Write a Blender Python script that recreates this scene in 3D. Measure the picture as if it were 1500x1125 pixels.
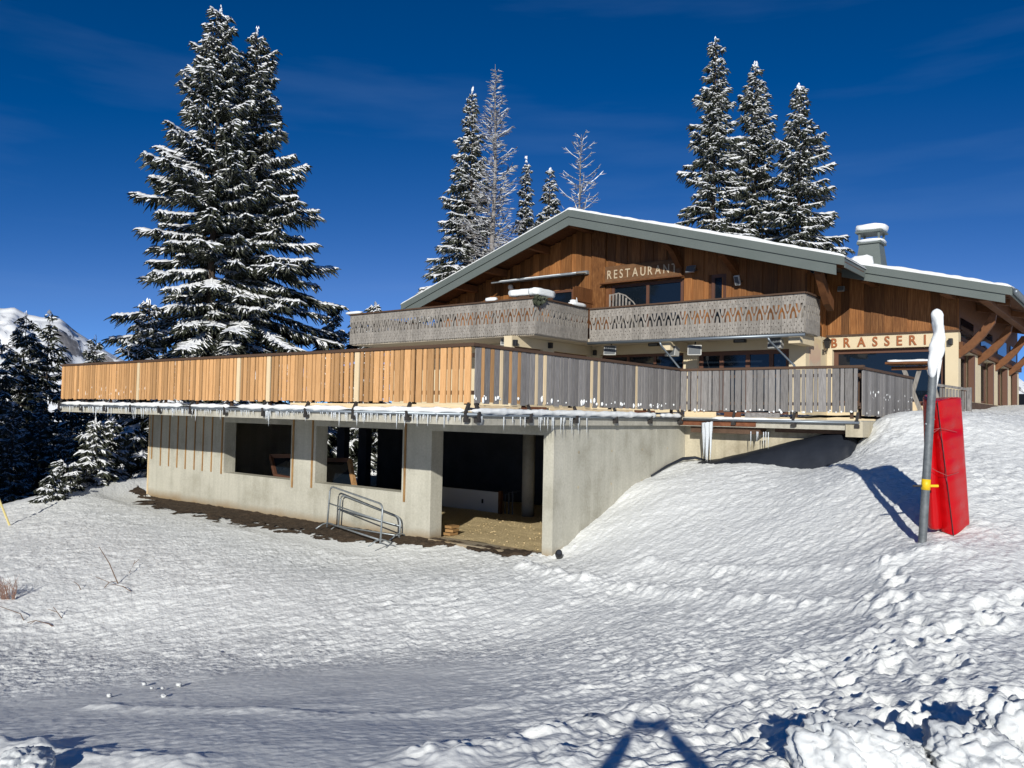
import bpy, bmesh, math, random
import numpy as np
from mathutils import Vector, Matrix, Euler

for _o in list(bpy.data.objects):
    bpy.data.objects.remove(_o)
SC = bpy.context.scene
COL = SC.collection
R = math.radians

# ---------------------------------------------------------------- camera
# frame of reference: X runs along the terrace front (to the right, nearer), Y runs away along its side,
# Z = 0 is the terrace deck, which is at eye level
TH, PI_, RO = R(38.71), R(2.11), R(1.16)
r0 = np.array([math.cos(TH), math.sin(TH), 0.0]); f0 = np.array([-math.sin(TH), math.cos(TH), 0.0]); u0 = np.array([0, 0, 1.0])
CF = f0 * math.cos(PI_) + u0 * math.sin(PI_); _u = u0 * math.cos(PI_) - f0 * math.sin(PI_)
CR = r0 * math.cos(RO) + _u * math.sin(RO); CU = _u * math.cos(RO) - r0 * math.sin(RO)
cam_data = bpy.data.cameras.new("camera")
cam_data.sensor_width = 36; cam_data.lens = 36 * 1169.5 / 1500
cam_data.clip_start = 0.05; cam_data.clip_end = 9000
cam = bpy.data.objects.new("camera", cam_data); COL.objects.link(cam)
M4 = Matrix([[CR[i], CU[i], -CF[i], 0] for i in range(3)] + [[0, 0, 0, 1]])
cam.matrix_world = M4
SC.camera = cam

# ---------------------------------------------------------------- world, sun, exposure
SUN_EL, SUN_AZ = R(20.4), R(28.7)           # light travels 28.7 degrees left of +Y
ldir = Vector((-math.sin(SUN_AZ) * math.cos(SUN_EL), math.cos(SUN_AZ) * math.cos(SUN_EL), -math.sin(SUN_EL)))
world = bpy.data.worlds.new("World"); SC.world = world; world.use_nodes = True
nt = world.node_tree; nt.nodes.clear()
sky = nt.nodes.new("ShaderNodeTexSky"); sky.sky_type = 'NISHITA'; sky.sun_disc = False
sky.sun_elevation = SUN_EL
sky.sun_rotation = math.atan2(-ldir.x, -ldir.y)      # towards the sun, clockwise from +Y
sky.altitude = 8000; sky.air_density = 1.0; sky.dust_density = 0.0; sky.ozone_density = 6.0
hs = nt.nodes.new("ShaderNodeHueSaturation"); hs.inputs["Saturation"].default_value = 1.08
gm = nt.nodes.new("ShaderNodeGamma"); gm.inputs[1].default_value = 1.0
bgn = nt.nodes.new("ShaderNodeBackground"); bgn.inputs[1].default_value = 0.10
wo = nt.nodes.new("ShaderNodeOutputWorld")
# faint cirrus streaks
tc = nt.nodes.new("ShaderNodeTexCoord"); mp = nt.nodes.new("ShaderNodeMapping")
mp.inputs["Scale"].default_value = (2.2, 2.2, 16); mp.inputs["Rotation"].default_value = (0.05, 0.04, 0.3)
nz = nt.nodes.new("ShaderNodeTexNoise"); nz.inputs["Scale"].default_value = 1.1; nz.inputs["Detail"].default_value = 5
rp = nt.nodes.new("ShaderNodeValToRGB"); rp.color_ramp.elements[0].position = 0.5; rp.color_ramp.elements[1].position = 0.9
rp.color_ramp.elements[0].color = (0, 0, 0, 1); rp.color_ramp.elements[1].color = (0.16, 0.16, 0.16, 1)
mx = nt.nodes.new("ShaderNodeMixRGB"); mx.inputs[2].default_value = (2.2, 3.6, 6.2, 1)
L = nt.links.new
L(tc.outputs["Generated"], mp.inputs[0]); L(mp.outputs[0], nz.inputs[0]); L(nz.outputs[0], rp.inputs[0])
sv = nt.nodes.new("ShaderNodeSeparateXYZ"); sm = nt.nodes.new("ShaderNodeMapRange")   # deep sky is the more saturated, pale sky less
sm.inputs[1].default_value = 2.0; sm.inputs[2].default_value = 6.0; sm.inputs[3].default_value = 1.20; sm.inputs[4].default_value = 1.01
L(sky.outputs[0], sv.inputs[0]); L(sv.outputs[2], sm.inputs[0]); L(sm.outputs[0], hs.inputs["Saturation"])
L(sky.outputs[0], hs.inputs["Color"]); L(hs.outputs[0], gm.inputs[0]); L(gm.outputs[0], mx.inputs[1]); L(rp.outputs[0], mx.inputs[0])
L(mx.outputs[0], bgn.inputs[0]); L(bgn.outputs[0], wo.inputs[0])
sun_data = bpy.data.lights.new("sun", 'SUN'); sun_data.energy = 4.7; sun_data.angle = R(0.5); sun_data.color = (1.0, 0.965, 0.875)
sun = bpy.data.objects.new("sun", sun_data); COL.objects.link(sun)
sun.rotation_euler = ldir.to_track_quat('-Z', 'Y').to_euler(); sun.location = (0, -20, 30)
SC.view_settings.view_transform = 'Standard'; SC.view_settings.look = 'None'
SC.view_settings.exposure = 0.0; SC.view_settings.gamma = 1.0; SC.view_settings.use_curve_mapping = False
SC.cycles.max_bounces = 6; SC.cycles.diffuse_bounces = 2; SC.cycles.glossy_bounces = 3; SC.cycles.transmission_bounces = 4
SC.cycles.use_denoising = True

# ---------------------------------------------------------------- helpers
RNG = np.random.default_rng(7)
random.seed(7)

def setk(o, label=None, cat=None, group=None, kind=None):
    if label: o["label"] = label
    if cat: o["category"] = cat
    if group: o["group"] = group
    if kind: o["kind"] = kind
    return o

ORG = {}
def org(o):
    return ORG.get(o.name, Vector((0, 0, 0)))

def thing(name, label, cat, loc=(0, 0, 0), group=None):
    o = bpy.data.objects.new(name, None); COL.objects.link(o)
    o.empty_display_size = 0.2
    o.location = loc; ORG[o.name] = Vector(loc)
    return setk(o, label, cat, group)

def link(name, mesh, parent=None, origin=(0, 0, 0)):
    o = bpy.data.objects.new(name, mesh); COL.objects.link(o)
    origin = Vector(origin); ORG[o.name] = origin
    if parent is not None:
        o.parent = parent; o.location = origin - org(parent)
    else:
        o.location = origin
    return o

class MB:
    """collects faces of one mesh"""
    def __init__(s): s.v = []; s.f = []; s.n = 0
    def add(s, v, f):
        v = np.asarray(v, float).reshape(-1, 3); s.v.append(v)
        s.f += [tuple(int(i) + s.n for i in q) for q in f]; s.n += len(v); return s
    def box(s, x0, x1, y0, y1, z0, z1):
        v = [(x, y, z) for z in (z0, z1) for y in (y0, y1) for x in (x0, x1)]
        return s.add(v, [(0, 2, 3, 1), (4, 5, 7, 6), (0, 1, 5, 4), (2, 6, 7, 3), (0, 4, 6, 2), (1, 3, 7, 5)])
    def obox(s, c, ax, ay, az):
        c, ax, ay, az = (np.asarray(q, float) for q in (c, ax, ay, az))
        v = [c + i * ax + j * ay + k * az for k in (-1, 1) for j in (-1, 1) for i in (-1, 1)]
        return s.add(v, [(0, 2, 3, 1), (4, 5, 7, 6), (0, 1, 5, 4), (2, 6, 7, 3), (0, 4, 6, 2), (1, 3, 7, 5)])
    def beam(s, p, q, w, h, up=(0, 0, 1)):
        p, q = np.asarray(p, float), np.asarray(q, float); d = q - p; l = np.linalg.norm(d); d /= l
        up = np.asarray(up, float); sd = np.cross(d, up); sd /= np.linalg.norm(sd); u = np.cross(sd, d)
        return s.obox((p + q) / 2, d * l / 2, sd * w / 2, u * h / 2)
    def prism(s, pts, axis, lo, hi):
        """2D polygon (convex or not) extruded along axis x or y"""
        n = len(pts)
        def P(a, b, t): return (t, a, b) if axis == 'x' else (a, t, b) if axis == 'y' else (a, b, t)
        v = [P(a, b, lo) for a, b in pts] + [P(a, b, hi) for a, b in pts]
        f = [tuple(range(n))[::-1], tuple(range(n, 2 * n))] + [(i, (i + 1) % n, n + (i + 1) % n, n + i) for i in range(n)]
        return s.add(v, f)
    def tube(s, path, rad, n=8, cap=True):
        path = np.asarray(path, float); m = len(path)
        rad = np.broadcast_to(np.asarray(rad, float), (m,))
        vs = []
        for i in range(m):
            d = path[min(i + 1, m - 1)] - path[max(i - 1, 0)]; d = d / (np.linalg.norm(d) + 1e-9)
            a = np.array([0, 0, 1.0]) if abs(d[2]) < .9 else np.array([1.0, 0, 0])
            e1 = np.cross(d, a); e1 /= np.linalg.norm(e1); e2 = np.cross(d, e1)
            for k in range(n):
                t = 2 * math.pi * k / n; vs.append(path[i] + rad[i] * (math.cos(t) * e1 + math.sin(t) * e2))
        f = [(i * n + k, i * n + (k + 1) % n, (i + 1) * n + (k + 1) % n, (i + 1) * n + k) for i in range(m - 1) for k in range(n)]
        if cap: f += [tuple(range(n))[::-1], tuple((m - 1) * n + k for k in range(n))]
        return s.add(vs, f)
    def blob(s, c, rx, ry, rz, seed=0, amp=.15, n=10, m=6):
        rg = np.random.default_rng(seed); vs = [np.array([0, 0, -1.0])]
        for i in range(1, m):
            th = math.pi * i / m - math.pi / 2
            for k in range(n):
                a = 2 * math.pi * k / n; vs.append(np.array([math.cos(th) * math.cos(a), math.cos(th) * math.sin(a), math.sin(th)]) * (1 + amp * rg.uniform(-1, 1)))
        vs.append(np.array([0, 0, 1.0])); vs = np.array(vs) * [rx, ry, rz] + np.asarray(c, float)
        f = [(0, 1 + (k + 1) % n, 1 + k) for k in range(n)]
        for i in range(m - 2):
            f += [(1 + i * n + k, 1 + i * n + (k + 1) % n, 1 + (i + 1) * n + (k + 1) % n, 1 + (i + 1) * n + k) for k in range(n)]
        t = len(vs) - 1; b = 1 + (m - 2) * n
        f += [(t, b + k, b + (k + 1) % n) for k in range(n)]
        return s.add(vs, f)
    def mesh(s, name, mat, origin=(0, 0, 0), smooth=False):
        me = bpy.data.meshes.new(name)
        v = np.concatenate(s.v) - np.asarray(origin, float) if s.v else np.zeros((0, 3))
        me.from_pydata(v.tolist(), [], s.f)
        if mat: me.materials.append(mat)
        if smooth: me.polygons.foreach_set("use_smooth", [True] * len(me.polygons))
        me.update(); return me
    def build(s, name, mat, parent=None, origin=None, smooth=False, bevel=0):
        if origin is None:
            origin = org(parent) if parent is not None else Vector((0, 0, 0))
        o = link(name, s.mesh(name, mat, origin, smooth), parent, origin)
        if bevel:
            m = o.modifiers.new("bevel", 'BEVEL'); m.width = bevel; m.segments = 2; m.limit_method = 'ANGLE'
        return o

def np_mesh(name, verts, quads, mat, smooth=False):
    """fast mesh from numpy arrays (quads or triangles)"""
    me = bpy.data.meshes.new(name); k = quads.shape[1]
    me.vertices.add(len(verts)); me.vertices.foreach_set("co", np.asarray(verts, np.float32).ravel())
    me.loops.add(quads.size); me.loops.foreach_set("vertex_index", quads.astype(np.int32).ravel())
    me.polygons.add(len(quads)); me.polygons.foreach_set("loop_start", np.arange(0, quads.size, k, dtype=np.int32))
    me.polygons.foreach_set("loop_total", np.full(len(quads), k, np.int32))
    if smooth: me.polygons.foreach_set("use_smooth", np.ones(len(quads), bool))
    me.materials.append(mat); me.update(calc_edges=True); me.validate(); return me

def wall_cells(mb, xs, zs, hole, y0, y1, axis='y'):
    """wall slab in the XZ plane (axis y) or YZ plane (axis x) with cells left out"""
    nx, nz = len(xs) - 1, len(zs) - 1
    solid = [[not hole((xs[i] + xs[i + 1]) / 2, (zs[j] + zs[j + 1]) / 2) for j in range(nz)] for i in range(nx)]
    S = lambda i, j: 0 <= i < nx and 0 <= j < nz and solid[i][j]
    def P(a, t, z): return (a, t, z) if axis == 'y' else (t, a, z)
    for i in range(nx):
        for j in range(nz):
            if not solid[i][j]: continue
            a, b, c, d = xs[i], xs[i + 1], zs[j], zs[j + 1]
            for t in (y0, y1): mb.add([P(a, t, c), P(b, t, c), P(b, t, d), P(a, t, d)], [(0, 1, 2, 3)])
            for (di, dj, e) in ((-1, 0, ((a, c), (a, d))), (1, 0, ((b, c), (b, d))), (0, -1, ((a, c), (b, c))), (0, 1, ((a, d), (b, d)))):
                if not S(i + di, j + dj):
                    (p, q), (r_, s_) = e
                    mb.add([P(p, y0, q), P(r_, y0, s_), P(r_, y1, s_), P(p, y1, q)], [(0, 1, 2, 3)])
    return mb

# value / gradient noise in numpy -------------------------------------------------
def _hash(ix, iy, seed):
    h = (ix.astype(np.int64) * 374761393 + iy.astype(np.int64) * 668265263 + seed * 974634777) & 0x7fffffff
    h = ((h ^ (h >> 13)) * 1274126177) & 0x7fffffff
    return ((h ^ (h >> 16)) & 0xffff) / 65535.0
def vnoise(x, y, seed=0):
    ix, iy = np.floor(x), np.floor(y); fx, fy = x - ix, y - iy
    ux, uy = fx * fx * fx * (fx * (fx * 6 - 15) + 10), fy * fy * fy * (fy * (fy * 6 - 15) + 10)
    a, b, c, d = _hash(ix, iy, seed), _hash(ix + 1, iy, seed), _hash(ix, iy + 1, seed), _hash(ix + 1, iy + 1, seed)
    return (a + (b - a) * ux) * (1 - uy) + (c + (d - c) * ux) * uy
def fbm(x, y, seed=0, o=4, g=.5):
    t = 0; s = 0; a = 1
    for k in range(o):
        t = t + a * (vnoise(x, y, seed + k * 17) - .5); s += a; a *= g; x = x * 2.03 + 5.1; y = y * 2.03 + 1.7
    return t / s * 2
def sstep(a, b, x):
    t = np.clip((x - a) / (b - a), 0, 1); return t * t * (3 - 2 * t)

# ---------------------------------------------------------------- materials
def mat(name, col, rough=.7, metal=0.0, spec=.5):
    m = bpy.data.materials.new(name); m.use_nodes = True
    b = m.node_tree.nodes["Principled BSDF"]
    b.inputs["Base Color"].default_value = (*col, 1); b.inputs["Roughness"].default_value = rough
    b.inputs["Metallic"].default_value = metal; b.inputs["Specular IOR Level"].default_value = spec
    return m
def nodes(m): return m.node_tree.nodes, m.node_tree.links.new, m.node_tree.nodes["Principled BSDF"]
def ramp(N, stops):
    r_ = N.new("ShaderNodeValToRGB"); e = r_.color_ramp.elements
    e[0].position, e[0].color = stops[0][0], (*stops[0][1], 1)
    e[1].position, e[1].color = stops[-1][0], (*stops[-1][1], 1)
    for p_, c_ in stops[1:-1]:
        k = e.new(p_); k.color = (*c_, 1)
    return r_
def noise_mat(name, stops, scale=4, detail=6, rough=.8, bump=.0, bscale=40, mapscale=(1, 1, 1), bdist=.01, rand=0.0, metal=0, spec=.3, coord="Object"):
    m = mat(name, stops[0][1], rough, metal, spec); N, K, B = nodes(m)
    t = N.new("ShaderNodeTexCoord"); mp_ = N.new("ShaderNodeMapping"); mp_.inputs["Scale"].default_value = mapscale
    K(t.outputs[coord], mp_.inputs[0])
    vec = mp_.outputs[0]
    oi = N.new("ShaderNodeObjectInfo")
    if rand:
        ad = N.new("ShaderNodeVectorMath"); ad.operation = 'ADD'; sc = N.new("ShaderNodeMath"); sc.operation = 'MULTIPLY'
        sc.inputs[1].default_value = 57.0; K(oi.outputs["Random"], sc.inputs[0]); K(vec, ad.inputs[0]); K(sc.outputs[0], ad.inputs[1]); vec = ad.outputs[0]
    n_ = N.new("ShaderNodeTexNoise"); n_.inputs["Scale"].default_value = scale; n_.inputs["Detail"].default_value = detail
    n_.inputs["Roughness"].default_value = .62
    K(vec, n_.inputs[0]); r_ = ramp(N, stops); K(n_.outputs[0], r_.inputs[0]); col = r_.outputs[0]
    if rand:
        h_ = N.new("ShaderNodeHueSaturation"); mr = N.new("ShaderNodeMapRange")
        mr.inputs[3].default_value = 1 - rand; mr.inputs[4].default_value = 1 + rand
        K(oi.outputs["Random"], mr.inputs[0]); K(mr.outputs[0], h_.inputs["Value"]); K(col, h_.inputs["Color"]); col = h_.outputs[0]
    K(col, B.inputs["Base Color"])
    if bump:
        n2 = N.new("ShaderNodeTexNoise"); n2.inputs["Scale"].default_value = bscale; n2.inputs["Detail"].default_value = 5
        K(vec, n2.inputs[0]); bp = N.new("ShaderNodeBump"); bp.inputs["Strength"].default_value = bump; bp.inputs["Distance"].default_value = bdist
        K(n2.outputs[0], bp.inputs["Height"]); K(bp.outputs[0], B.inputs["Normal"])
    return m

M = {}
M['snow'] = noise_mat("snow", [(.3, (.79, .805, .795)), (.7, (.84, .855, .845))], scale=1.3, rough=.7, bump=.78, bscale=15, bdist=.034, spec=.3)
M['snow_pad'] = noise_mat("snow_pad", [(.3, (.75, .77, .775)), (.7, (.80, .82, .82))], scale=3, rough=.7, bump=.3, bscale=18, bdist=.01, spec=.2)
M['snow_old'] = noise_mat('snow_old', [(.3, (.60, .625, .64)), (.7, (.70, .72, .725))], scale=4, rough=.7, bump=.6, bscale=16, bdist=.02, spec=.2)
M['ice'] = mat("ice", (.80, .85, .90), .25, 0, .5); M['ice'].node_tree.nodes["Principled BSDF"].inputs["Transmission Weight"].default_value = .35
M['wood_new'] = noise_mat("wood_new", [(.25, (.34, .175, .07)), (.5, (.54, .30, .13)), (.75, (.64, .385, .19))], scale=5, mapscale=(3, 3, .8), rough=.7, bump=.2, bscale=9, rand=.27)
M['wood_old'] = noise_mat('wood_old', [(.3, (.24, .13, .05)), (.7, (.40, .24, .10))], scale=5, mapscale=(3, 3, .8), rough=.8, rand=.15)
M['wood_pale'] = noise_mat("wood_pale", [(.3, (.62, .47, .28)), (.7, (.74, .60, .40))], scale=5, mapscale=(3, 3, .8), rough=.7, rand=.1)
M['wood_grey'] = noise_mat("wood_grey", [(.2, (.085, .08, .078)), (.5, (.20, .19, .185)), (.8, (.33, .315, .30))], scale=4, mapscale=(3.5, 3.5, 1.1), rough=.85, bump=.35, bscale=9, rand=.25)
M['wood_carved'] = noise_mat("wood_carved", [(.2, (.115, .10, .088)), (.5, (.255, .235, .21)), (.8, (.39, .36, .325))], scale=9, mapscale=(3, 3, .7), rough=.85, bump=.3, bscale=30, rand=.14)
M['siding'] = noise_mat("siding", [(.22, (.070, .026, .009)), (.5, (.205, .082, .024)), (.78, (.37, .180, .066))], scale=4.2, mapscale=(4, 4, .8), rough=.6, bump=.3, bscale=14, rand=.42)
M['timber'] = noise_mat("timber", [(.2, (.085, .032, .012)), (.8, (.185, .076, .027))], scale=4, mapscale=(2, 2, 2), rough=.65, rand=.15)
M['rail_brown'] = noise_mat("rail_brown", [(.3, (.060, .035, .022)), (.7, (.11, .065, .042))], scale=6, rough=.75)
M['rust'] = noise_mat("rust", [(.3, (.10, .035, .018)), (.7, (.22, .085, .04))], scale=8, rough=.85)
M['dark_metal'] = mat("dark_metal", (.03, .026, .024), .6)
M['fascia'] = noise_mat("fascia", [(.3, (.108, .128, .120)), (.7, (.130, .150, .142))], scale=.8, rough=.5, rand=.03, spec=.3)
M['gutter'] = mat("gutter", (.20, .23, .26), .4, .6)
M['galv'] = noise_mat("galv", [(.3, (.25, .28, .30)), (.7, (.38, .41, .43))], scale=14, rough=.45, metal=.6)
M['pole'] = noise_mat("pole", [(.3, (.10, .115, .125)), (.7, (.19, .205, .215))], scale=12, rough=.55, metal=.3, bump=.1, bscale=60)
M['cream'] = noise_mat("cream", [(.3, (.61, .51, .345)), (.7, (.66, .56, .385))], scale=2.2, rough=.9, bump=.15, bscale=90, bdist=.004)
M['soffit'] = noise_mat("soffit", [(.3, (.42, .36, .28)), (.7, (.52, .46, .37))], scale=1.6, rough=.9)
M['glass'] = mat("glass", (.006, .010, .016), .04, 0, .55)
M['frame'] = mat("frame", (.105, .045, .026), .55)
M['red_pvc'] = noise_mat("red_pvc", [(.3, (.43, .002, .004)), (.7, (.48, .003, .006))], scale=1, detail=1, rough=.24, bump=.8, bscale=2.6, bdist=.06, spec=.38)
for _nd in M['red_pvc'].node_tree.nodes:
    if _nd.bl_idname == 'ShaderNodeTexNoise': _nd.inputs['Detail'].default_value = 1.2
M['yellow'] = mat("yellow", (.78, .50, .01), .5)
M['black'] = mat("black", (.014, .014, .016), .5)
M['white_paint'] = mat("white_paint", (.72, .72, .68), .5)
M['tarp'] = noise_mat("tarp", [(.3, (.010, .013, .020)), (.7, (.02, .024, .034))], scale=2, rough=.55, bump=.4, bscale=5, bdist=.03)
M['bark'] = noise_mat("bark", [(.3, (.045, .032, .025)), (.7, (.10, .075, .058))], scale=9, mapscale=(2, 2, .6), rough=.95, bump=.6, bscale=14, bdist=.03)
M['larch'] = noise_mat("larch", [(.3, (.17, .155, .145)), (.7, (.30, .28, .27))], scale=5, rough=.95)
M['soil'] = noise_mat("soil", [(.3, (.028, .019, .012)), (.55, (.06, .041, .026)), (.8, (.11, .08, .055))], scale=7, detail=8, rough=.95, bump=.9, bscale=22, bdist=.04)
M['gravel'] = noise_mat("gravel", [(.3, (.38, .29, .15)), (.5, (.60, .47, .26)), (.75, (.72, .58, .35))], scale=26, detail=4, rough=.95, bump=.8, bscale=38, bdist=.03)
M['dry_stem'] = mat("dry_stem", (.14, .085, .055), .9)
M['letter'] = mat("letter", (.30, .095, .028), .6)
M['letter_pale'] = mat("letter_pale", (.48, .39, .27), .6)
M['sign_wood'] = noise_mat("sign_wood", [(.3, (.10, .05, .022)), (.7, (.18, .09, .04))], scale=6, mapscale=(1, 3, 3), rough=.7)
M['shaded_rim'] = mat('shaded_rim', (.42, .42, .40), .5)  # white speaker boxes, greyed in colour for the shade under the balcony
M['grey_face'] = mat("grey_face", (.10, .11, .12), .7)

M['shade_wall'] = noise_mat('shade_wall', [(.3, (.05, .052, .055)), (.7, (.08, .082, .085))], scale=2, rough=.9)  # deep shade of the room put into the back wall's colour
def concrete(name, base, dark, drip=.38, lo=-2.8, hi=0):
    m = mat(name, base, .88, 0, .25); N, K, B = nodes(m)
    g = N.new("ShaderNodeNewGeometry")
    n1 = N.new("ShaderNodeTexNoise"); n1.inputs["Scale"].default_value = .9; n1.inputs["Detail"].default_value = 8; n1.inputs["Roughness"].default_value = .65
    K(g.outputs["Position"], n1.inputs[0])
    mp_ = N.new("ShaderNodeMapping"); mp_.inputs["Scale"].default_value = (3.5, 3.5, .22); K(g.outputs["Position"], mp_.inputs[0])
    n2 = N.new("ShaderNodeTexNoise"); n2.inputs["Scale"].default_value = 1.6; n2.inputs["Detail"].default_value = 6; K(mp_.outputs[0], n2.inputs[0])
    r1 = ramp(N, [(.32, dark), (.5, base), (.72, tuple(min(1, c * 1.13) for c in base))]); K(n1.outputs[0], r1.inputs[0])
    r2 = ramp(N, [(.35, (.70, .70, .68)), (.58, (1, 1, 1))]); K(n2.outputs[0], r2.inputs[0])
    mu = N.new("ShaderNodeMixRGB"); mu.blend_type = 'MULTIPLY'; mu.inputs[0].default_value = drip; K(r1.outputs[0], mu.inputs[1]); K(r2.outputs[0], mu.inputs[2])
    n3 = N.new("ShaderNodeTexNoise"); n3.inputs["Scale"].default_value = 22; n3.inputs["Detail"].default_value = 6; K(g.outputs["Position"], n3.inputs[0])
    r3 = ramp(N, [(.3, (.88, .88, .87)), (.7, (1.05, 1.05, 1.05))]); K(n3.outputs[0], r3.inputs[0])
    m2 = N.new("ShaderNodeMixRGB"); m2.blend_type = 'MULTIPLY'; m2.inputs[0].default_value = 1; K(mu.outputs[0], m2.inputs[1]); K(r3.outputs[0], m2.inputs[2])
    # mud splashed up along the foot of the wall, ragged edge
    sx = N.new("ShaderNodeSeparateXYZ"); K(g.outputs["Position"], sx.inputs[0])
    ad = N.new("ShaderNodeMath"); ad.operation = 'MULTIPLY_ADD'; ad.inputs[1].default_value = -.45; K(n1.outputs[0], ad.inputs[0]); K(sx.outputs[2], ad.inputs[2])
    mr = N.new("ShaderNodeMapRange"); mr.inputs[1].default_value = lo - .22; mr.inputs[2].default_value = lo + .02; K(ad.outputs[0], mr.inputs[0])
    m3 = N.new("ShaderNodeMixRGB"); m3.inputs[1].default_value = (.27, .20, .12, 1); K(mr.outputs[0], m3.inputs[0]); K(m2.outputs[0], m3.inputs[2])
    K(m3.outputs[0], B.inputs["Base Color"])
    bp = N.new("ShaderNodeBump"); bp.inputs["Strength"].default_value = .25; bp.inputs["Distance"].default_value = .008; K(n3.outputs[0], bp.inputs["Height"]); K(bp.outputs[0], B.inputs["Normal"])
    return m
M['concrete'] = concrete("concrete", (.465, .45, .385), (.35, .335, .275))
M['concrete_old'] = concrete("concrete_old", (.50, .45, .34), (.36, .31, .22), .8, -9)
M['slab'] = concrete("slab", (.44, .42, .36), (.36, .34, .28), .5, -9)

# ---------------------------------------------------------------- snow ground
def unproj(px, py, d):
    return (CF + CR * (px - 750) / 1169.5 + CU * (562.5 - py) / 1169.5) * d
GP = [  # image column, row, depth in metres
 (750,1125,4.3),(750,1080,5.2),(750,1040,6.2),(750,1000,7.6),(750,960,9.5),(750,935,10.8),(750,900,11.75),(750,850,13.4),(750,812,15.5),
 (550,1125,4.35),(550,1060,5.9),(550,1000,8.1),(550,955,10.5),(550,900,12.2),(550,850,14.2),(550,812,16.6),
 (300,1125,4.5),(300,1080,5.5),(300,1040,6.8),(300,1000,8.5),(300,970,10.0),(300,945,11.3),(300,900,12.5),(300,850,14.2),(300,800,17.0),(300,764,20.0),
 (100,1125,4.6),(100,1050,6.9),(100,1000,8.9),(100,960,10.9),(100,940,11.9),(100,890,13.2),(100,830,15.4),(100,770,19.5),(100,727,23.0),
 (0,1125,4.7),(0,1050,7.0),(0,1000,9.1),(0,950,11.4),(0,935,12.0),(0,890,13.2),(0,850,14.6),(0,800,17.6),(-10,775,19.8),
 (-200,1125,4.8),(-200,1000,9.4),(-200,900,12.8),(-200,830,16.5),
 (160,706,25.5),(50,748,21.6),(205,700,27.0),
 (950,1125,4.15),(950,1060,5.5),(950,1000,7.1),(950,950,8.8),(950,900,10.7),(950,872,11.8),(950,840,12.9),(950,800,14.0),(950,750,15.6),(950,705,17.4),
 (1100,1125,4.0),(1100,1080,4.8),(1100,1040,5.6),(1100,1000,6.6),(1100,950,8.0),(1100,900,9.7),(1100,875,10.5),(1100,850,11.2),(1100,800,12.6),(1100,750,14.2),(1100,700,16.3),(1100,678,17.6),
 (1250,1125,3.9),(1250,1050,5.2),(1250,1000,6.3),(1250,950,7.5),(1250,900,8.9),(1250,850,10.1),(1250,800,11.3),(1250,750,12.5),(1250,710,13.6),(1285,687,13.9),(1250,672,16.4),(1268,655,16.4),(1290,640,16.2),
 (1350,1125,3.85),(1350,1050,5.0),(1350,1000,5.9),(1350,950,6.9),(1350,900,7.9),(1350,850,9.0),(1351,797,10.3),(1395,787,10.75),(1350,745,11.8),(1350,690,13.6),(1350,640,15.9),(1340,606,18.8),(1290,612,17.2),
 (1500,1125,3.8),(1500,1050,4.9),(1500,1000,5.8),(1500,950,6.85),(1500,900,7.9),(1500,850,9.0),(1500,800,10.3),(1500,750,11.6),(1500,700,13.2),(1500,650,15.5),(1500,612,19.0),(1440,600,23.0),(1500,601,25.0),
 (1700,1125,3.7),(1700,1000,5.9),(1700,900,8.0),(1700,800,10.6),(1700,700,14.0),(1700,630,18.0),
]
_pts = [tuple(unproj(*g)) for g in GP]
_pts += [(x, 12.3, -2.80) for x in (-24.6, -21, -18, -15, -12.5, -10)] + [(-24.6, 15, -2.55), (-24.7, 19, -2.6), (-24.5, 23, -2.7), (-27, 24, -3.2)]
_pts += [(-8.6, 12.5, -2.74), (-8.6, 13.45, -2.29), (-8.6, 14.74, -1.84), (-8.6, 16.21, -1.38), (-8.6, 17.5, -1.05)]
_pts += [(-31, 14, -5.2), (-34, 17, -5.6), (-33, 20, -4.0), (-31, 10, -5.0), (-28, 3, -4.6), (-30, -6, -5.2), (-38, 12, -8.2), (-44, 17, -9.6), (-52, 14, -11.5), (-60, 30, -11), (-36, 27, -4.5), (-30, 32, -2.2),
         (-46, 2, -9), (-8.2, 17.9, -1.05), (-7.2, 17.9, -1.02), (-6.2, 17.9, -.97), (-5.3, 17.9, -.86), (-14, 22, -.9), (-14, 32, -.2), (-20, 30, -.9), (-14, 45, .3), (-30, 45, -.8), (-4, 40, .7), (2, 30, .8), (8, 40, 1.2), (10, 22, .6), (-3.6, 24.5, .32), (-3.6, 30, .5), (-3.4, 36, .7),
         (0, 0, -1.76), (.8, 1.2, -1.78), (-1, 1.5, -1.8), (0, -4, -1.6), (4, -5, -1.5), (-6, -5, -2.2), (-14, -6, -3.0), (-20, 0, -3.6), (10, 0, -1.4), (16, 8, -.8), (14, 16, .2), (-10, -14, -1.6), (6, -16, -1.0)]
_pts = np.array(_pts)
def _tps(d2): return np.where(d2 > 1e-12, .5 * d2 * np.log(d2 + 1e-12), 0)
_n = len(_pts)
_A = np.zeros((_n + 3, _n + 3)); _xy = _pts[:, :2]
_A[:_n, :_n] = _tps(((_xy[:, None] - _xy[None]) ** 2).sum(-1)) + np.eye(_n) * .25
_A[:_n, _n] = 1; _A[:_n, _n + 1:] = _xy; _A[_n, :_n] = 1; _A[_n + 1:, :_n] = _xy.T
_w = np.linalg.solve(_A, np.concatenate([_pts[:, 2], np.zeros(3)]))
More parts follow.
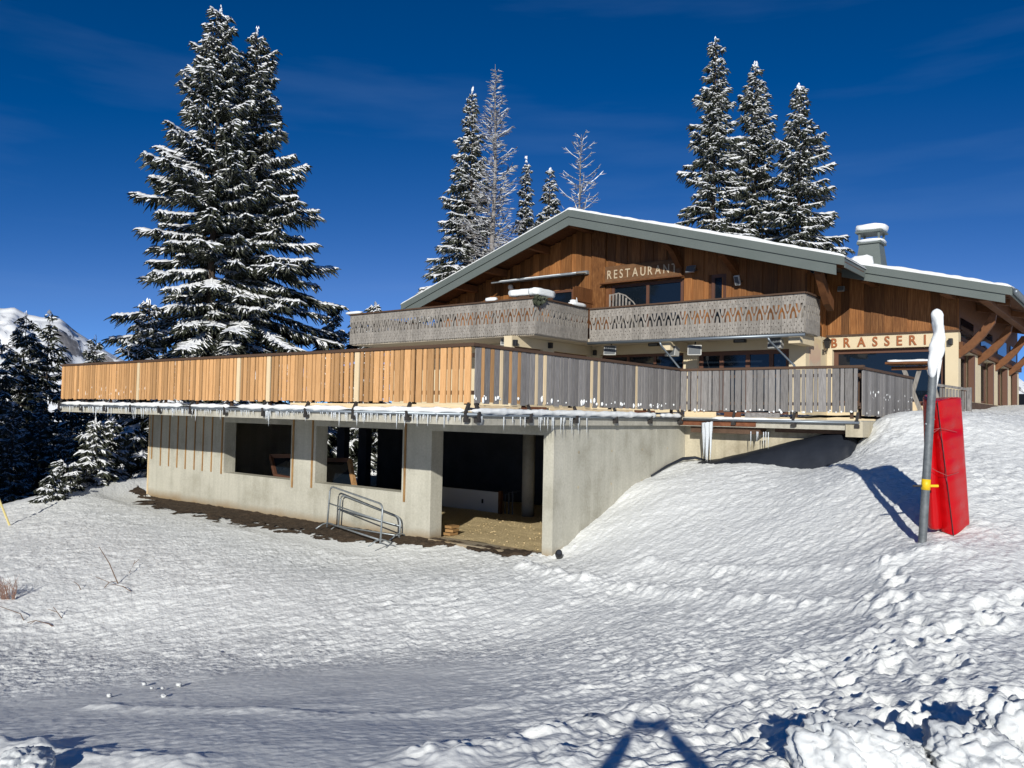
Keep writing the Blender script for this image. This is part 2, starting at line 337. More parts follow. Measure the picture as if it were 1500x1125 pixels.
def base_z(x, y):
    x = np.atleast_1d(np.asarray(x, float)); y = np.atleast_1d(np.asarray(y, float)); z = np.empty(len(x))
    # beyond 70 m the surface is carried on from its value at 70 m
    rr = np.hypot(x, y); k = np.minimum(1, 62 / np.maximum(rr, 1e-6)); xx, yy = x * k, y * k
    for i in range(0, len(x), 20000):
        a, b = xx[i:i + 20000], yy[i:i + 20000]
        d2 = (a[:, None] - _xy[None, :, 0]) ** 2 + (b[:, None] - _xy[None, :, 1]) ** 2
        z[i:i + 20000] = _tps(d2) @ _w[:_n] + _w[_n] + a * _w[_n + 1] + b * _w[_n + 2]
    return np.clip(z, -16, 2.2)
def gz(x, y): return float(base_z([x], [y])[0])
def hit(px, py):
    """ground point seen at an image position"""
    d = np.linspace(3, 40, 1500); P = np.array([unproj(px, py, t) for t in d]); g = base_z(P[:, 0], P[:, 1])
    k = np.argmax(P[:, 2] < g); return P[k]

def polyline_dist(x, y, P):
    best = np.full(x.shape, 1e9); along = np.zeros(x.shape); acc = 0
    for (ax, ay), (bx, by) in zip(P[:-1], P[1:]):
        dx, dy = bx - ax, by - ay; l2 = dx * dx + dy * dy
        t = np.clip(((x - ax) * dx + (y - ay) * dy) / l2, 0, 1)
        d = np.hypot(x - ax - t * dx, y - ay - t * dy); m = d < best
        best = np.where(m, d, best); along = np.where(m, acc + t * math.sqrt(l2), along); acc += math.sqrt(l2)
    return best, along
def ppath(pp): return [tuple(hit(*q)[:2]) for q in pp]

BERMS = [  # low ridges of churned snow: path in the picture, half width, height, cloddiness
 (ppath([(770, 832), (830, 848), (950, 868), (1090, 880), (1300, 884), (1420, 878), (1520, 866)]), .20, .09, 1.0),
 (ppath([(950, 826), (1060, 834), (1180, 838), (1290, 828)]), .16, .05, .8),
 (ppath([(1300, 826), (1340, 812), (1385, 806)]), .16, .07, .9),
 (ppath([(640, 1112), (760, 1095), (900, 1062), (1060, 1010), (1190, 962), (1300, 925)]), .26, .07, 1.2),
 (ppath([(800, 1122), (960, 1095), (1110, 1040), (1230, 985), (1330, 945)]), .16, .06, 1.2),
 (ppath([(150, 1036), (330, 1042), (520, 1052), (700, 1040), (860, 1010), (1000, 985)]), .16, .045, .6),
 (ppath([(0, 1092), (90, 1106), (260, 1120)]), .16, .05, .9),
 (ppath([(1330, 890), (1400, 905), (1520, 915)]), .18, .06, 1.0),
]
ROUGH = [  # trampled areas: centre in the picture, radius, strength
 ((1370, 985), 1.5, .06), ((1460, 930), 1.1, .05), ((1300, 960), 1.0, .05), ((1230, 1060), .9, .06), ((1420, 1080), 1.0, .10), ((1500, 1060), .9, .10), ((1480, 860), .9, .03), ((30, 1110), .5, .07), ((1440, 830), .8, .03),
 ((850, 815), .9, .04), ((1290, 650), 1.2, .07)]
_rc = [(hit(*c)[:2], r_, s_) for c, r_, s_ in ROUGH]
STEPS = []
for path, every in ((ppath([(1330, 830), (1300, 866), (1318, 905), (1352, 930), (1372, 958), (1395, 985), (1402, 1015), (1396, 1050), (1340, 1080)]), .34),
                    (ppath([(1480, 872), (1440, 900), (1400, 930), (1340, 948), (1290, 972), (1240, 1010), (1180, 1050), (1110, 1090)]), .36),
                    (ppath([(1520, 1010), (1450, 1020), (1390, 1052), (1330, 1062), (1260, 1030)]), .36)):
    for (ax, ay), (bx, by) in zip(path[:-1], path[1:]):
        l_ = math.hypot(bx - ax, by - ay); k = max(1, int(l_ / every))
        for i in range(k):
            t = (i + .5) / k; sd = .11 if len(STEPS) % 2 else -.11
            STEPS.append((ax + (bx - ax) * t - (by - ay) / l_ * sd + random.uniform(-.05, .05), ay + (by - ay) * t + (bx - ax) / l_ * sd + random.uniform(-.05, .05), math.atan2(by - ay, bx - ax), random.uniform(.03, .075)))

def groomed(x, y):
    """1 on the packed smooth track across the lower left, 0 elsewhere"""
    d = np.hypot(x, y); a = np.arctan2(x * r0[0] + y * r0[1], x * f0[0] + y * f0[1])
    return sstep(10.6, 9.2, d + 2.2 * np.maximum(0, a + .25)) * sstep(.22, -.12, a)
def detail_z(x, y, z):
    """small relief of the snow, added to the smooth ground"""
    d = np.hypot(x, y); near = sstep(60, 20, d)
    th = R(62); c, s = math.cos(th), math.sin(th)
    wx = x + .12 * fbm(x * 1.3, y * 1.3, 91, 2); wy = y + .12 * fbm(x * 1.3 + 9, y * 1.3, 92, 2)
    a, b = wx * c + wy * s, -wx * s + wy * c
    patch = .60 + .40 * sstep(-.25, .35, fbm(x * .45, y * .45, 33, 3))
    rip = fbm(a / .34, b / .105, 3, 3, .6)
    rip2 = fbm(a / .15, b / .065, 5, 2, .5); g1 = sstep(.45, .95, vnoise(x / .10 + rip * .4, y / .10, 7)); g2 = sstep(.4, .95, vnoise(x / .055 + 7, y / .055, 8))
    calm = 1 - .82 * groomed(x, y)
    h = (rip * .020 + rip2 * .027 + g1 * .010 + g2 * .012) * patch * calm + fbm(x / 1.7, y / 1.7, 11, 3) * .045 + fbm(x / .06, y / .06, 12, 2) * .004
    wob = .35 * fbm(x / .1, y / .1, 45, 2)
    cl = .55 * sstep(.50, .66, vnoise(x / .105 + wob, y / .105, 40)) * (.5 + vnoise(x / .03, y / .03, 46) * .5) + .85 * sstep(.52, .70, vnoise(x / .20 + 4 + wob * .6, y / .20, 41)) * (.6 + .4 * vnoise(x / .06, y / .06, 47)) + .22 * vnoise(x / .04, y / .04, 42)
    lump = np.maximum(0, fbm(x / .33, y / .33, 44, 3)) 
    for P, w, ht, cg in BERMS:
        dd, al = polyline_dist(x, y, P)
        dd = dd + .10 * fbm(x / .35, y / .35, 50, 2)
        m = np.exp(-(dd / w) ** 2) * (.55 + .6 * vnoise(al / .5, al * 0, 51))
        h = h + m * (ht * .6 + ht * cg * (cl * .38 + lump * .7 + .35 * fbm(x / .12, y / .12, 53, 2)))
    for (cx, cy), r_, s_ in _rc:
        m = sstep(r_, r_ * .35, np.hypot(x - cx, y - cy) * (1 + .3 * fbm(x / .4, y / .4, 60, 2)))
        h = h + m * s_ * .45 * (cl * .25 + lump * 1.3 + .55 * fbm(x / .13, y / .13, 54, 3) + .22 * np.abs(fbm(x / .05, y / .05, 55, 2)) - .3)
    for (sx, sy, an, dp) in STEPS:
        k = np.where((np.abs(x - sx) < .5) & (np.abs(y - sy) < .5))[0]
        if not len(k): continue
        ux, uy = x[k] - sx, y[k] - sy; p_, q_ = ux * math.cos(an) + uy * math.sin(an), -ux * math.sin(an) + uy * math.cos(an)
        e = np.sqrt((p_ / .17) ** 2 + (q_ / .085) ** 2) + .35 * fbm(x[k] / .09, y[k] / .09, 70, 2)
        h[k] += -dp * sstep(1.15, .55, e) + .022 * np.exp(-((e - 1.45) / .35) ** 2) * (.4 + vnoise(x[k] / .06, y[k] / .06, 71))
    soil_ = sstep(10.75, 11.25, y) * (x > -24.9) * (x < -12.6) * (y < 12.6)
    h = h * (1 - .85 * soil_) - .03 * soil_
    return h * near + fbm(x / 9, y / 9, 80, 3) * .5 * sstep(28, 60, d)

def footprint_clip(x, y, z):
    """lowers the snow under the buildings so that it never comes up through a floor"""
    room = (x > -24.42) & (x < -9.08) & (y > 12.60) & (y < 20.6)
    z = np.where(room, np.minimum(z, -3.0), z)
    deck = (x < -4.78) & (x > -24.2) & (y > 18.05)
    z = np.where(deck & ~room, np.minimum(z, -.6), z)
    hall = (x < -4.3) & (x > -22) & (y > 20)
    return np.where(hall & ~room, np.minimum(z, -.6), z)

def make_ground():
    an = np.concatenate([np.linspace(-180, -42, 40)[:-1], np.linspace(-42, 42, 760), np.linspace(42, 180, 40)[1:-1]])
    rad = np.concatenate([np.linspace(.25, 3.2, 30)[:-1], np.exp(np.linspace(math.log(3.2), math.log(27), 600)), np.exp(np.linspace(math.log(27), math.log(420), 90))[1:]])
    A, Rr = np.meshgrid(R(1) * an, rad)
    # angles are taken to the right of the view direction
    X = Rr * (np.sin(A) * r0[0] + np.cos(A) * f0[0]); Y = Rr * (np.sin(A) * r0[1] + np.cos(A) * f0[1])
    x, y = X.ravel(), Y.ravel(); z = base_z(x, y); z = z + detail_z(x, y, z); z = footprint_clip(x, y, z)
    na, nr = len(an), len(rad)
    i = np.arange(nr - 1)[:, None] * na + np.arange(na)[None]; j = np.arange(nr - 1)[:, None] * na + (np.arange(na)[None] + 1) % na
    q = np.stack([i, j, j + na, i + na], -1).reshape(-1, 4)
    v = np.stack([x, y, z], 1)
    c = np.array([[0, 0, gz(0, 0)]]); v = np.concatenate([v, c])
    me = np_mesh("snow_ground", v, q, M['snow_ground'], True)
    at = me.attributes.new("rough", 'FLOAT', 'POINT'); at.data.foreach_set("value", (1 - .72 * np.concatenate([groomed(x, y), [0]])).astype(np.float32))
    o = link("snow_ground", me); setk(o, kind="structure"); return o
M['snow_ground'] = M['snow'].copy()
_N = M['snow_ground'].node_tree; _at = _N.nodes.new("ShaderNodeAttribute"); _at.attribute_name = "rough"
_mm = _N.nodes.new("ShaderNodeMath"); _mm.operation = 'MULTIPLY'; _mm.inputs[1].default_value = .78
_N.links.new(_at.outputs["Fac"], _mm.inputs[0])
for _b in _N.nodes:
    if _b.bl_idname == 'ShaderNodeBump': _N.links.new(_mm.outputs[0], _b.inputs["Strength"])
make_ground()

# far valley floor and snow mountains
def mountain(name, ridge, depth, foot, seed, ex=1.0, rock=True):
    """ridge: (image column, row) of the skyline; a slope of snow and rock is built below it towards the viewer"""
    n, m = 220, 90
    cs = np.array([p_[0] for p_ in ridge], float); rs = np.array([p_[1] for p_ in ridge], float)
    u = np.linspace(cs[0], cs[-1], n); rr = np.interp(u, cs, rs)
    V = []
    for k in range(m):
        t = k / (m - 1)                            # 0 ridge, 1 foot
        for i in range(n):
            top = unproj(u[i], rr[i], depth); b = unproj(u[i], foot, depth * .45)
            V.append([top[0] + (b[0] - top[0]) * t, top[1] + (b[1] - top[1]) * t, top[2] + (b[2] - top[2]) * t ** .8])
    V = np.array(V); s_ = depth / 1500
    g = 1 - np.abs(fbm(V[:, 0] / (150 * s_), V[:, 1] / (150 * s_), seed, 6, .55))
    t = np.repeat(np.linspace(0, 1, m), n)
    V[:, 2] += (g - .8) * 85 * s_ * ex * np.minimum(1, .12 + t * 6) * (1 - t * .7)
    i = (np.arange(m - 1)[:, None] * n + np.arange(n - 1)[None]).ravel(); q = np.stack([i, i + 1, i + n + 1, i + n], 1)
    # the back side falls away behind the ridge
    bk = V[:n].copy(); dirv = bk / np.linalg.norm(bk, axis=1)[:, None]; bk = bk + dirv * depth * .4; bk[:, 2] = -60
    o_ = len(V); V = np.concatenate([V, bk]); q2 = np.stack([np.arange(n - 1) + 1, np.arange(n - 1), o_ + np.arange(n - 1), o_ + 1 + np.arange(n - 1)], 1)
    o = link(name, np_mesh(name, V, np.concatenate([q, q2]), M['alp'], True)); setk(o, kind="structure"); return o
def alp_mat():
    m = mat("alp", (.85, .87, .9), .85, 0, .2); N, K, B = nodes(m)
    g = N.new("ShaderNodeNewGeometry"); n1 = N.new("ShaderNodeTexNoise"); n1.inputs["Scale"].default_value = .03; n1.inputs["Detail"].default_value = 10; n1.inputs["Roughness"].default_value = .72
    K(g.outputs["Position"], n1.inputs[0])
    sx = N.new("ShaderNodeSeparateXYZ"); K(g.outputs["Normal"], sx.inputs[0])
    ad = N.new("ShaderNodeMath"); ad.operation = 'MULTIPLY_ADD'; ad.inputs[1].default_value = -.55; K(sx.outputs[2], ad.inputs[0]); K(n1.outputs[0], ad.inputs[2])
    r_ = ramp(N, [(.105, (.84, .86, .88)), (.135, (.30, .29, .29)), (.3, (.13, .125, .13))]); K(ad.outputs[0], r_.inputs[0]); K(r_.outputs[0], B.inputs["Base Color"]); return m
M['alp'] = alp_mat()
mountain("snow_mountain", [(-700, 330), (-400, 380), (-200, 400), (-60, 436), (0, 451), (20, 449), (40, 460), (60, 464), (88, 466), (110, 486), (150, 512), (190, 534), (260, 560), (420, 596)], 1500, 640, 5)
mountain("snow_mountain", [(1250, 618), (1400, 596), (1450, 570), (1478, 545), (1490, 552), (1510, 566), (1560, 560), (1700, 540), (1900, 520)], 1300, 640, 9, .5)
vf = MB(); vf.add([(-9000, -6000, -70), (9000, -6000, -70), (9000, 9000, -70), (-9000, 9000, -70)], [(0, 1, 2, 3)])
setk(vf.build("valley_floor", M['snow']), kind="structure")

# ---------------------------------------------------------------- concrete annex under the terrace
annex = thing("concrete_annex", "raw concrete annex with unglazed window openings under the terrace", "building", (-16.7, 12.5, -2.78))
Z0, ZL, ZS = -3.25, -.41, -.211
def annex_hole(x, z):
    return (-20.32 < x < -17.24 and -1.82 < z < ZL) or (-16.23 < x < -13.13 and -1.82 < z < ZL) or (-12.22 < x < -9.20 and -2.80 < z < ZL)
wall_cells(MB(), [0, 1], [0, 1], lambda a, b: False, 0, 1)
w = MB(); wall_cells(w, [-24.54, -20.32, -17.24, -16.23, -13.13, -12.22, -9.20, -8.953], [Z0, -2.80, -1.82, ZL, ZS - .002], annex_hole, 12.5, 12.86)
w.build("front_wall", M['concrete'], annex)
for a_, b_ in ((12.863, 14.70), (14.708, 16.55), (16.558, 18.0), (18.0, 19.6)): MB().box(-9.20, -8.953, a_, b_, Z0, ZS - .002).build("side_wall_panel", M['concrete'], annex)
MB().box(-9.19, -9.0, 12.9, 19.5, Z0, ZS - .01).build("side_wall_core", M['concrete'], annex)
# formwork tie holes and joint on the side wall are recessed dots: small dark plugs set into it
for yy in (13.35, 14.6, 15.9, 17.1):
    for zz in (-.75, -1.45):
        if zz < -1.2 and yy > 16: continue
        MB().tube([(-8.95, yy, zz), (-8.944, yy, zz)], .03, 8).build("tie_hole_plug", M['concrete_old'], annex)
def back_hole(x, z): return any(a < x < b for a, b in ((-24.9, -24.18), (-23.75, -22.96), (-22.5, -21.9))) and -2.75 < z < -.66
w = MB(); wall_cells(w, [-24.54, -24.18, -23.75, -22.96, -22.5, -21.9, -8.953], [Z0, -2.75, -.66, ZS - .002], back_hole, 19.602, 19.85); w.build("back_wall", M['shade_wall'], annex)
w = MB(); w.box(-24.54, -24.24, 12.863, 17.6, Z0, ZS - .002); w.build("end_wall", M['concrete'], annex)
w = MB(); w.tube([(-13.15, 17.2, -3.0), (-13.15, 17.2, ZS - .002)], .17, 20); w.build("column", M['concrete'], annex, smooth=True)
# deck slab with the stepped outline of the terrace
slab = MB(); slab.prism([(-24.876, 9.98), (-8.845, 9.98), (-8.845, 17.48), (-4.70, 17.48), (-4.70, 24.9), (-24.876, 24.9)], 'z', ZS, -.001)
slab.build("deck_slab", M['slab'], annex)
# retaining wall under the rear part of the deck, with a rusty edge beam
w = MB(); w.box(-8.948, -4.95, 18.0, 18.3, -2.2, ZS - .002); w.build("retaining_wall", M['concrete_old'], annex)
w = MB(); w.box(-8.84, -6.95, 17.455, 17.478, -.19, -.06); w.build("edge_beam", M['rust'], annex)
w = MB(); w.box(-8.6, -6.9, 17.6, 17.95, -.36, ZS - .003); w.build("under_beam", M['rail_brown'], annex); MB().box(-6.6, -5.0, 17.7, 17.95, -.30, ZS - .003).build("under_beam", M['rail_brown'], annex)
w = MB(); w.box(-5.0, -4.66, 17.43, 18.2, -.35, -.03); w.build("corner_block", M['concrete_old'], annex)
w = MB(); w.box(-12.18, -9.22, 12.42, 12.86, -2.95, -2.735); w.build("threshold", M['concrete'], annex)
# timber strips left on the wall face
def strip(x, zlo, m_=None, wd=.045):
    b = MB(); b.box(x - wd / 2, x + wd / 2, 12.478, 12.498, zlo, ZS - .01); b.build("wall_batten", m_ or M['wood_old'], annex)
for px, py in ((222, 672), (234.5, 682), (246.7, 683), (258.8, 685), (271, 687), (284, 688), (296, 690), (309, 691)):
    d = CF + CR * (px - 750) / 1169.5 + CU * (562.5 - py) / 1169.5; d = d * 12.49 / d[1]; strip(d[0], d[2])
for x, zl in ((-20.42, -1.86), (-17.14, -2.0), (-16.35, -1.95), (-13.03, -2.02)): strip(x, zl, None, .055)
w = MB(); w.box(-24.56, -24.52, 12.47, 12.498, -2.75, ZS - .01); w.build("wall_batten", M['wood_pale'], annex)

# gravel floor inside, sunlit through the doorway
gx, gy = np.meshgrid(np.linspace(-24.2, -9.22, 150), np.linspace(12.87, 19.58, 80))
gz_ = -2.745 + .035 * fbm(gx.ravel() * 1.2, gy.ravel() * 1.2, 5, 3) + .018 * fbm(gx.ravel() * 9, gy.ravel() * 9, 6, 3)
i = (np.arange(79)[:, None] * 150 + np.arange(149)[None]).ravel()
gfl = link("gravel_floor", np_mesh("gravel_floor", np.stack([gx.ravel(), gy.ravel(), gz_], 1), np.stack([i, i + 1, i + 151, i + 150], 1), M['gravel'], True)); setk(gfl, kind="structure")
# loose stones on it near the door
st = MB(); rg = np.random.default_rng(3)
for k in range(260):
    x, y = rg.uniform(-13.5, -9.3), rg.uniform(12.95, 16.4); s_ = rg.uniform(.008, .020)
    st.blob((x, y, -2.73), s_ * 1.2, s_, s_ * .7, k, .25, 5, 4)
setk(st.build("gravel_stones", M['gravel']), kind="stuff")

# bare soil along the foot of the wall
def soil():
    top = [(-25.2, 12.5), (-9.5, 12.5)]
    edge = [hit(*p_)[:2] for p_ in ((194, 735), (240, 748), (300, 759), (350, 769), (400, 777), (440, 785), (480, 791), (540, 795), (600, 797), (650, 800), (700, 807), (745, 815))]
    ex = np.array([e[0] for e in edge]); ey = np.array([e[1] for e in edge])
    X = np.linspace(-25.4, -9.4, 620); n = 60; V = []; 
    lo = np.interp(X, ex, ey, left=12.1, right=12.35) + .26 * fbm(X / .40, X * 0 + 3, 21, 4) + .06 * fbm(X / .10, X * 0 + 8, 22, 3)
    lo = np.minimum(lo, 12.42)
    lo = lo + (12.6 - lo) * sstep(-24.9, -25.4, X) 
    for k in range(n):
        y = lo + (12.56 - lo) * k / (n - 1); z = base_z(X, y)
        dz = detail_z(X, y, z)
        e = k / (n - 1)
        V.append(np.stack([X, y, np.maximum(z + dz * .6 + .050 * min(1, e * 6) - .02, z + dz + .004 * (1 if k else -6)) + .035 * fbm(X * 5, y * 5, 25, 3) * min(1, e * 4)], 1))
    V = np.concatenate(V); m = len(X); i = (np.arange(n - 1)[:, None] * m + np.arange(m - 1)[None]).ravel()
    q = np.stack([i, i + 1, i + m + 1, i + m], 1); e_ = (i // m) / (n - 1); c_ = V[i]
    q = q[fbm(c_[:, 0] * 2.6, c_[:, 1] * 5.5, 27, 4) < e_ * 1.9 - .12]      # ragged, patchy edge towards the snow
    o = link("bare_soil", np_mesh("bare_soil", V, q, M['soil'], True)); setk(o, kind="structure")
soil()

# gutter with snow along the slab edge
w = MB(); w.tube([(-24.9, 9.935, -.03), (-8.80, 9.935, -.03), (-8.80, 17.42, -.045)], .034, 8); w.build("gutter", M['gutter'], annex, smooth=True)
w = MB(); w.tube([(-8.7, 17.40, -.055), (-4.72, 17.40, -.05)], .03, 8); w.build("gutter", M['gutter'], annex, smooth=True)
def snow_roll(name, P, rad, seed, parent, gaps=0.0, m_='snow_pad', flat=.8, step=.06):
    """lumpy roll of snow along a line"""
    P = np.array(P, float); seg = np.linalg.norm(np.diff(P, axis=0), axis=1); tot = seg.sum(); n = int(tot / step)
    t = np.linspace(0, tot, n); cum = np.concatenate([[0], np.cumsum(seg)])
    pts = np.stack([np.interp(t, cum, P[:, k]) for k in range(3)], 1)
    r_ = rad * (1 + .35 * fbm(t / .45, t * 0 + seed, seed, 3) + .16 * fbm(t / .09, t * 0, seed + 1, 2))
    if gaps: r_ = r_ * sstep(gaps - .12, gaps + .1, vnoise(t / .5, t * 0 + seed, seed + 5))
    r_ = np.maximum(r_, .004); mb = MB(); k = 10; vs = []
    for i in range(n):
        d = pts[min(i + 1, n - 1)] - pts[max(i - 1, 0)]; d[2] = 0; d = d / np.linalg.norm(d); sd = np.array([-d[1], d[0], 0])
        for q in range(k):
            a = 2 * math.pi * q / k; rr = r_[i] * (1 + .15 * math.sin(3 * a + i * .7))
            vs.append(pts[i] + sd * math.cos(a) * rr + np.array([0, 0, 1]) * (math.sin(a) * rr * flat))
    f = [(i * k + q, i * k + (q + 1) % k, (i + 1) * k + (q + 1) % k, (i + 1) * k + q) for i in range(n - 1) for q in range(k)]
    f += [tuple(range(k))[::-1], tuple((n - 1) * k + q for q in range(k))]
    mb.add(vs, f); return mb.build(name, M[m_], parent, smooth=True)
snow_roll("snow", [(-24.9, 9.94, .035), (-8.80, 9.94, .03), (-8.80, 17.38, .025)], .066, 4, annex, .12)
snow_roll("snow", [(-8.6, 17.42, -.02), (-4.8, 17.42, -.02)], .045, 6, annex, .3)
# snow lying on the deck, seen between the boards
dk = MB()
nx, ny = 90, 40
X, Y = np.meshgrid(np.linspace(-24.7, -9.05, nx), np.linspace(10.15, 18.6, ny)); Zd = .03 + .05 * fbm(X.ravel() * 1.3, Y.ravel() * 1.3, 14, 3) + .05
i = (np.arange(ny - 1)[:, None] * nx + np.arange(nx - 1)[None]).ravel()
o = link("deck_snow", np_mesh("deck_snow", np.stack([X.ravel(), Y.ravel(), Zd], 1), np.stack([i, i + 1, i + nx + 1, i + nx], 1), M['snow'], True)); setk(o, kind="structure")
X, Y = np.meshgrid(np.linspace(-9.05, -4.9, 40), np.linspace(17.65, 22.8, ny)); Zd = .03 + .06 * fbm(X.ravel() * 1.3, Y.ravel() * 1.3, 14, 3) + .05
i = (np.arange(ny - 1)[:, None] * 40 + np.arange(39)[None]).ravel()
o = link("deck_snow", np_mesh("deck_snow", np.stack([X.ravel(), Y.ravel(), Zd], 1), np.stack([i, i + 1, i + 41, i + 40], 1), M['snow'], True)); setk(o, kind="structure")

# icicles
ice_mesh = []
for k in range(6):
    b = MB(); rg = np.random.default_rng(k); n = 7
    t = np.linspace(0, 1, n); pth = np.stack([.03 * np.cumsum(rg.uniform(-1, 1, n)) * .3, .03 * np.cumsum(rg.uniform(-1, 1, n)) * .3, -t], 1)
    b.tube(pth, np.maximum(.002, .5 * (1 - t) ** .8 * (1 + .2 * rg.uniform(-1, 1, n))), 6); ice_mesh.append(b.mesh("icicle", M['ice'], smooth=True))
def icicle(x, y, z, l_, r_, parent):
    o = link("icicle", random.choice(ice_mesh), parent, (x, y, z)); o.scale = (r_ * 2, r_ * 2, l_); o.rotation_euler = (0, 0, random.uniform(0, 6)); return o
rg = np.random.default_rng(12); cnt = 0
for k in range(560):
    x = rg.uniform(-24.8, -9.0); den = vnoise(np.array([x / .8]), np.array([.5]), 77)[0]
    if rg.uniform() > den * 1.15 or cnt >= 255: continue
    l_ = (.05 + .24 * den * rg.uniform(.2, 1) + (.14 if rg.uniform() < .08 else 0)); icicle(x, 9.92 + rg.uniform(-.02, .02), -.045, l_, .007 + .010 * l_ / .4, annex); cnt += 1
for k in range(26):
    y = rg.uniform(10.0, 13.4); icicle(-8.775, y, -.06, rg.uniform(.08, .34), .010, annex)
for k in range(12): icicle(-8.05 + rg.uniform(-.13, .13), 17.38 + rg.uniform(-.04, .04), -.12, rg.uniform(.5, .95), rg.uniform(.03, .055), annex)
for k in range(8): icicle(rg.uniform(-7.2, -6.6), 17.5, -.3, rg.uniform(.15, .4), .012, annex)

# ---------------------------------------------------------------- terrace railings
_ub = {}
def unit_box(m_):
    if m_ not in _ub:
        _ub[m_] = MB().box(-.5, .5, -.5, .5, -.5, .5).mesh("slat", M[m_])
    return _ub[m_]
def piece(name, m_, parent, c, size, rot=0.0, tilt=0.0, ax='x'):
    o = link(name, unit_box(m_), parent, c); o.scale = size; o.rotation_euler = (tilt if ax == 'y' else 0, tilt if ax == 'x' else 0, rot); return o
def railing(label, p, q, choose, zlo, zhi, period=.285, wide=.135, narrow=.07, postat=None, brackets=True, kicks=(), out=1):
    p, q = np.array(p, float), np.array(q, float); d = q - p; l_ = np.linalg.norm(d); d /= l_; nrm = np.array([d[1], -d[0]]) * out   # outwards
    an = math.atan2(d[1], d[0])
    t = thing("terrace_railing", label, "railing", (*((p + q) / 2), 0), "timber railings round the terrace")
    s_ = .012; k = 0
    while s_ < l_ - .05:
        w_ = wide if k % 2 == 0 else narrow
        w_ *= random.uniform(.9, 1.1); m_ = choose(s_, k)
        c = p + d * (s_ + w_ / 2) + nrm * random.uniform(.022, .03)
        zl, zh = zlo + random.uniform(-.012, .012), zhi + random.uniform(-.006, .006)
        if w_ < .1: zl += .015
        piece("slat", m_, t, (*c, (zl + zh) / 2), (w_, .026, zh - zl), an + random.uniform(-.02, .02), random.uniform(-.006, .006))
        s_ += w_ + (period - wide - narrow) / 2 * random.uniform(.7, 1.3); k += 1
    c = (p + q) / 2
    piece("top_rail", 'rail_brown', t, (*c, zhi + .035), (l_ + .13, .13, .055), an)
    for zz in (zhi - .14, zlo + .18): piece("cross_rail", 'rail_brown', t, (*(c - nrm * .022), zz), (l_ - .02, .045, .07), an)
    n = max(1, round(l_ / 1.45))
    for i in range(n + 1):
        a = p + d * min(max(l_ * i / n, .20), l_ - .20) - nrm * .075
        piece("post", 'rail_brown', t, (*a, (zhi - .01) / 2 + .02), (.06, .055, zhi - .03), an)
        if brackets:
            b = p + d * min(max(l_ * i / n, .05), l_ - .05)
            br = MB(); 
            b.resize(2)
            e3 = lambda v2, z: (v2[0], v2[1], z)
            br.beam(e3(b + nrm * .02, .16), e3(b + nrm * .115, -.02), .05, .045); br.obox(e3(b + nrm * .10, -.075), e3(nrm * .018, 0) , e3(d * .03, 0), (0, 0, .075)); br.obox(e3(b + nrm * .06, -.13), e3(nrm * .05, 0), e3(d * .05, 0), (0, 0, .035))
            br.build("bracket", M['dark_metal'], t)
    for (a, b, m_) in kicks:
        piece("kick_board", m_, t, (*(p + d * (a + b) / 2 - nrm * .012), .075), (b - a, .022, .11), an)
    return t
XL_, YS_, XS_ = -24.88, 9.98, -8.845
def ch1(s_, k): return 'wood_pale' if random.random() < .03 else 'wood_new'
railing("long bright new timber railing along the front of the terrace", (XL_, YS_ + .03), (XS_ - .02, YS_ + .03), ch1, .155, 1.105, kicks=((11.0, 15.95, 'wood_pale'),))
def ch2(s_, k): return ('wood_grey' if k % 2 == 0 else ('wood_pale' if k == 5 else 'wood_new')) if s_ < 1.25 else ('wood_pale' if k in (13, 15, 27, 29, 41) else 'wood_grey')
railing("weathered grey timber railing running back from the bright corner", (XS_ - .03, YS_ + .05), (XS_ - .03, 17.47), ch2, .155, 1.105, .262, .14, .08, kicks=((.1, 1.25, 'wood_pale'), (1.35, 2.1, 'rust'), (2.2, 4.4, 'wood_pale'), (4.6, 5.3, 'wood_pale'), (5.4, 6.3, 'rust')))
railing("grey timber railing above the black tarp, facing the viewer", (XS_ + .02, 17.51), (-4.72, 17.51), lambda s_, k: 'wood_grey', .155, 1.09, .27, .15, .07, kicks=((.1, .9, 'wood_pale'), (1.1, 1.5, 'rust'), (1.6, 2.4, 'wood_grey')))
railing("short grey railing end beside the snow bank, left of the red pad", (-4.73, 17.55), (-4.73, 22.0), lambda s_, k: 'wood_grey', .10, 1.06, .23, .14, .08, brackets=False)
rc = thing("snow_clump", "snow clumps caught at the foot of the grey terrace railing", "snow", (-8.7, 12, .2))
rg = np.random.default_rng(5); b = MB()
for k in range(46):
    y = 10 + 7.2 * rg.uniform() ** .8; s_ = rg.uniform(.010, .030); b.blob((-8.83, y, .2 + rg.uniform(0, .10)), s_ * .8, s_, s_ * rg.uniform(.8, 2.2), k, .25, 7, 5)
for k in range(30):
    x = rg.uniform(-8.7, -4.9); s_ = rg.uniform(.012, .030); b.blob((x, 17.47, .14 + rg.uniform(0, .06)), s_, s_ * .8, s_ * rg.uniform(.7, 1.5), k, .25, 7, 5)
for k in range(60):
    y = rg.uniform(17.7, 21.9); s_ = rg.uniform(.010, .030); b.blob((-4.70, y, rg.choice([.22, .55]) + rg.uniform(-.08, .08)), s_ * .6, s_, s_ * rg.uniform(.7, 2), k, .25, 7, 5)
setk(b.build("snow", M['snow_pad'], rc, smooth=True), kind="stuff")

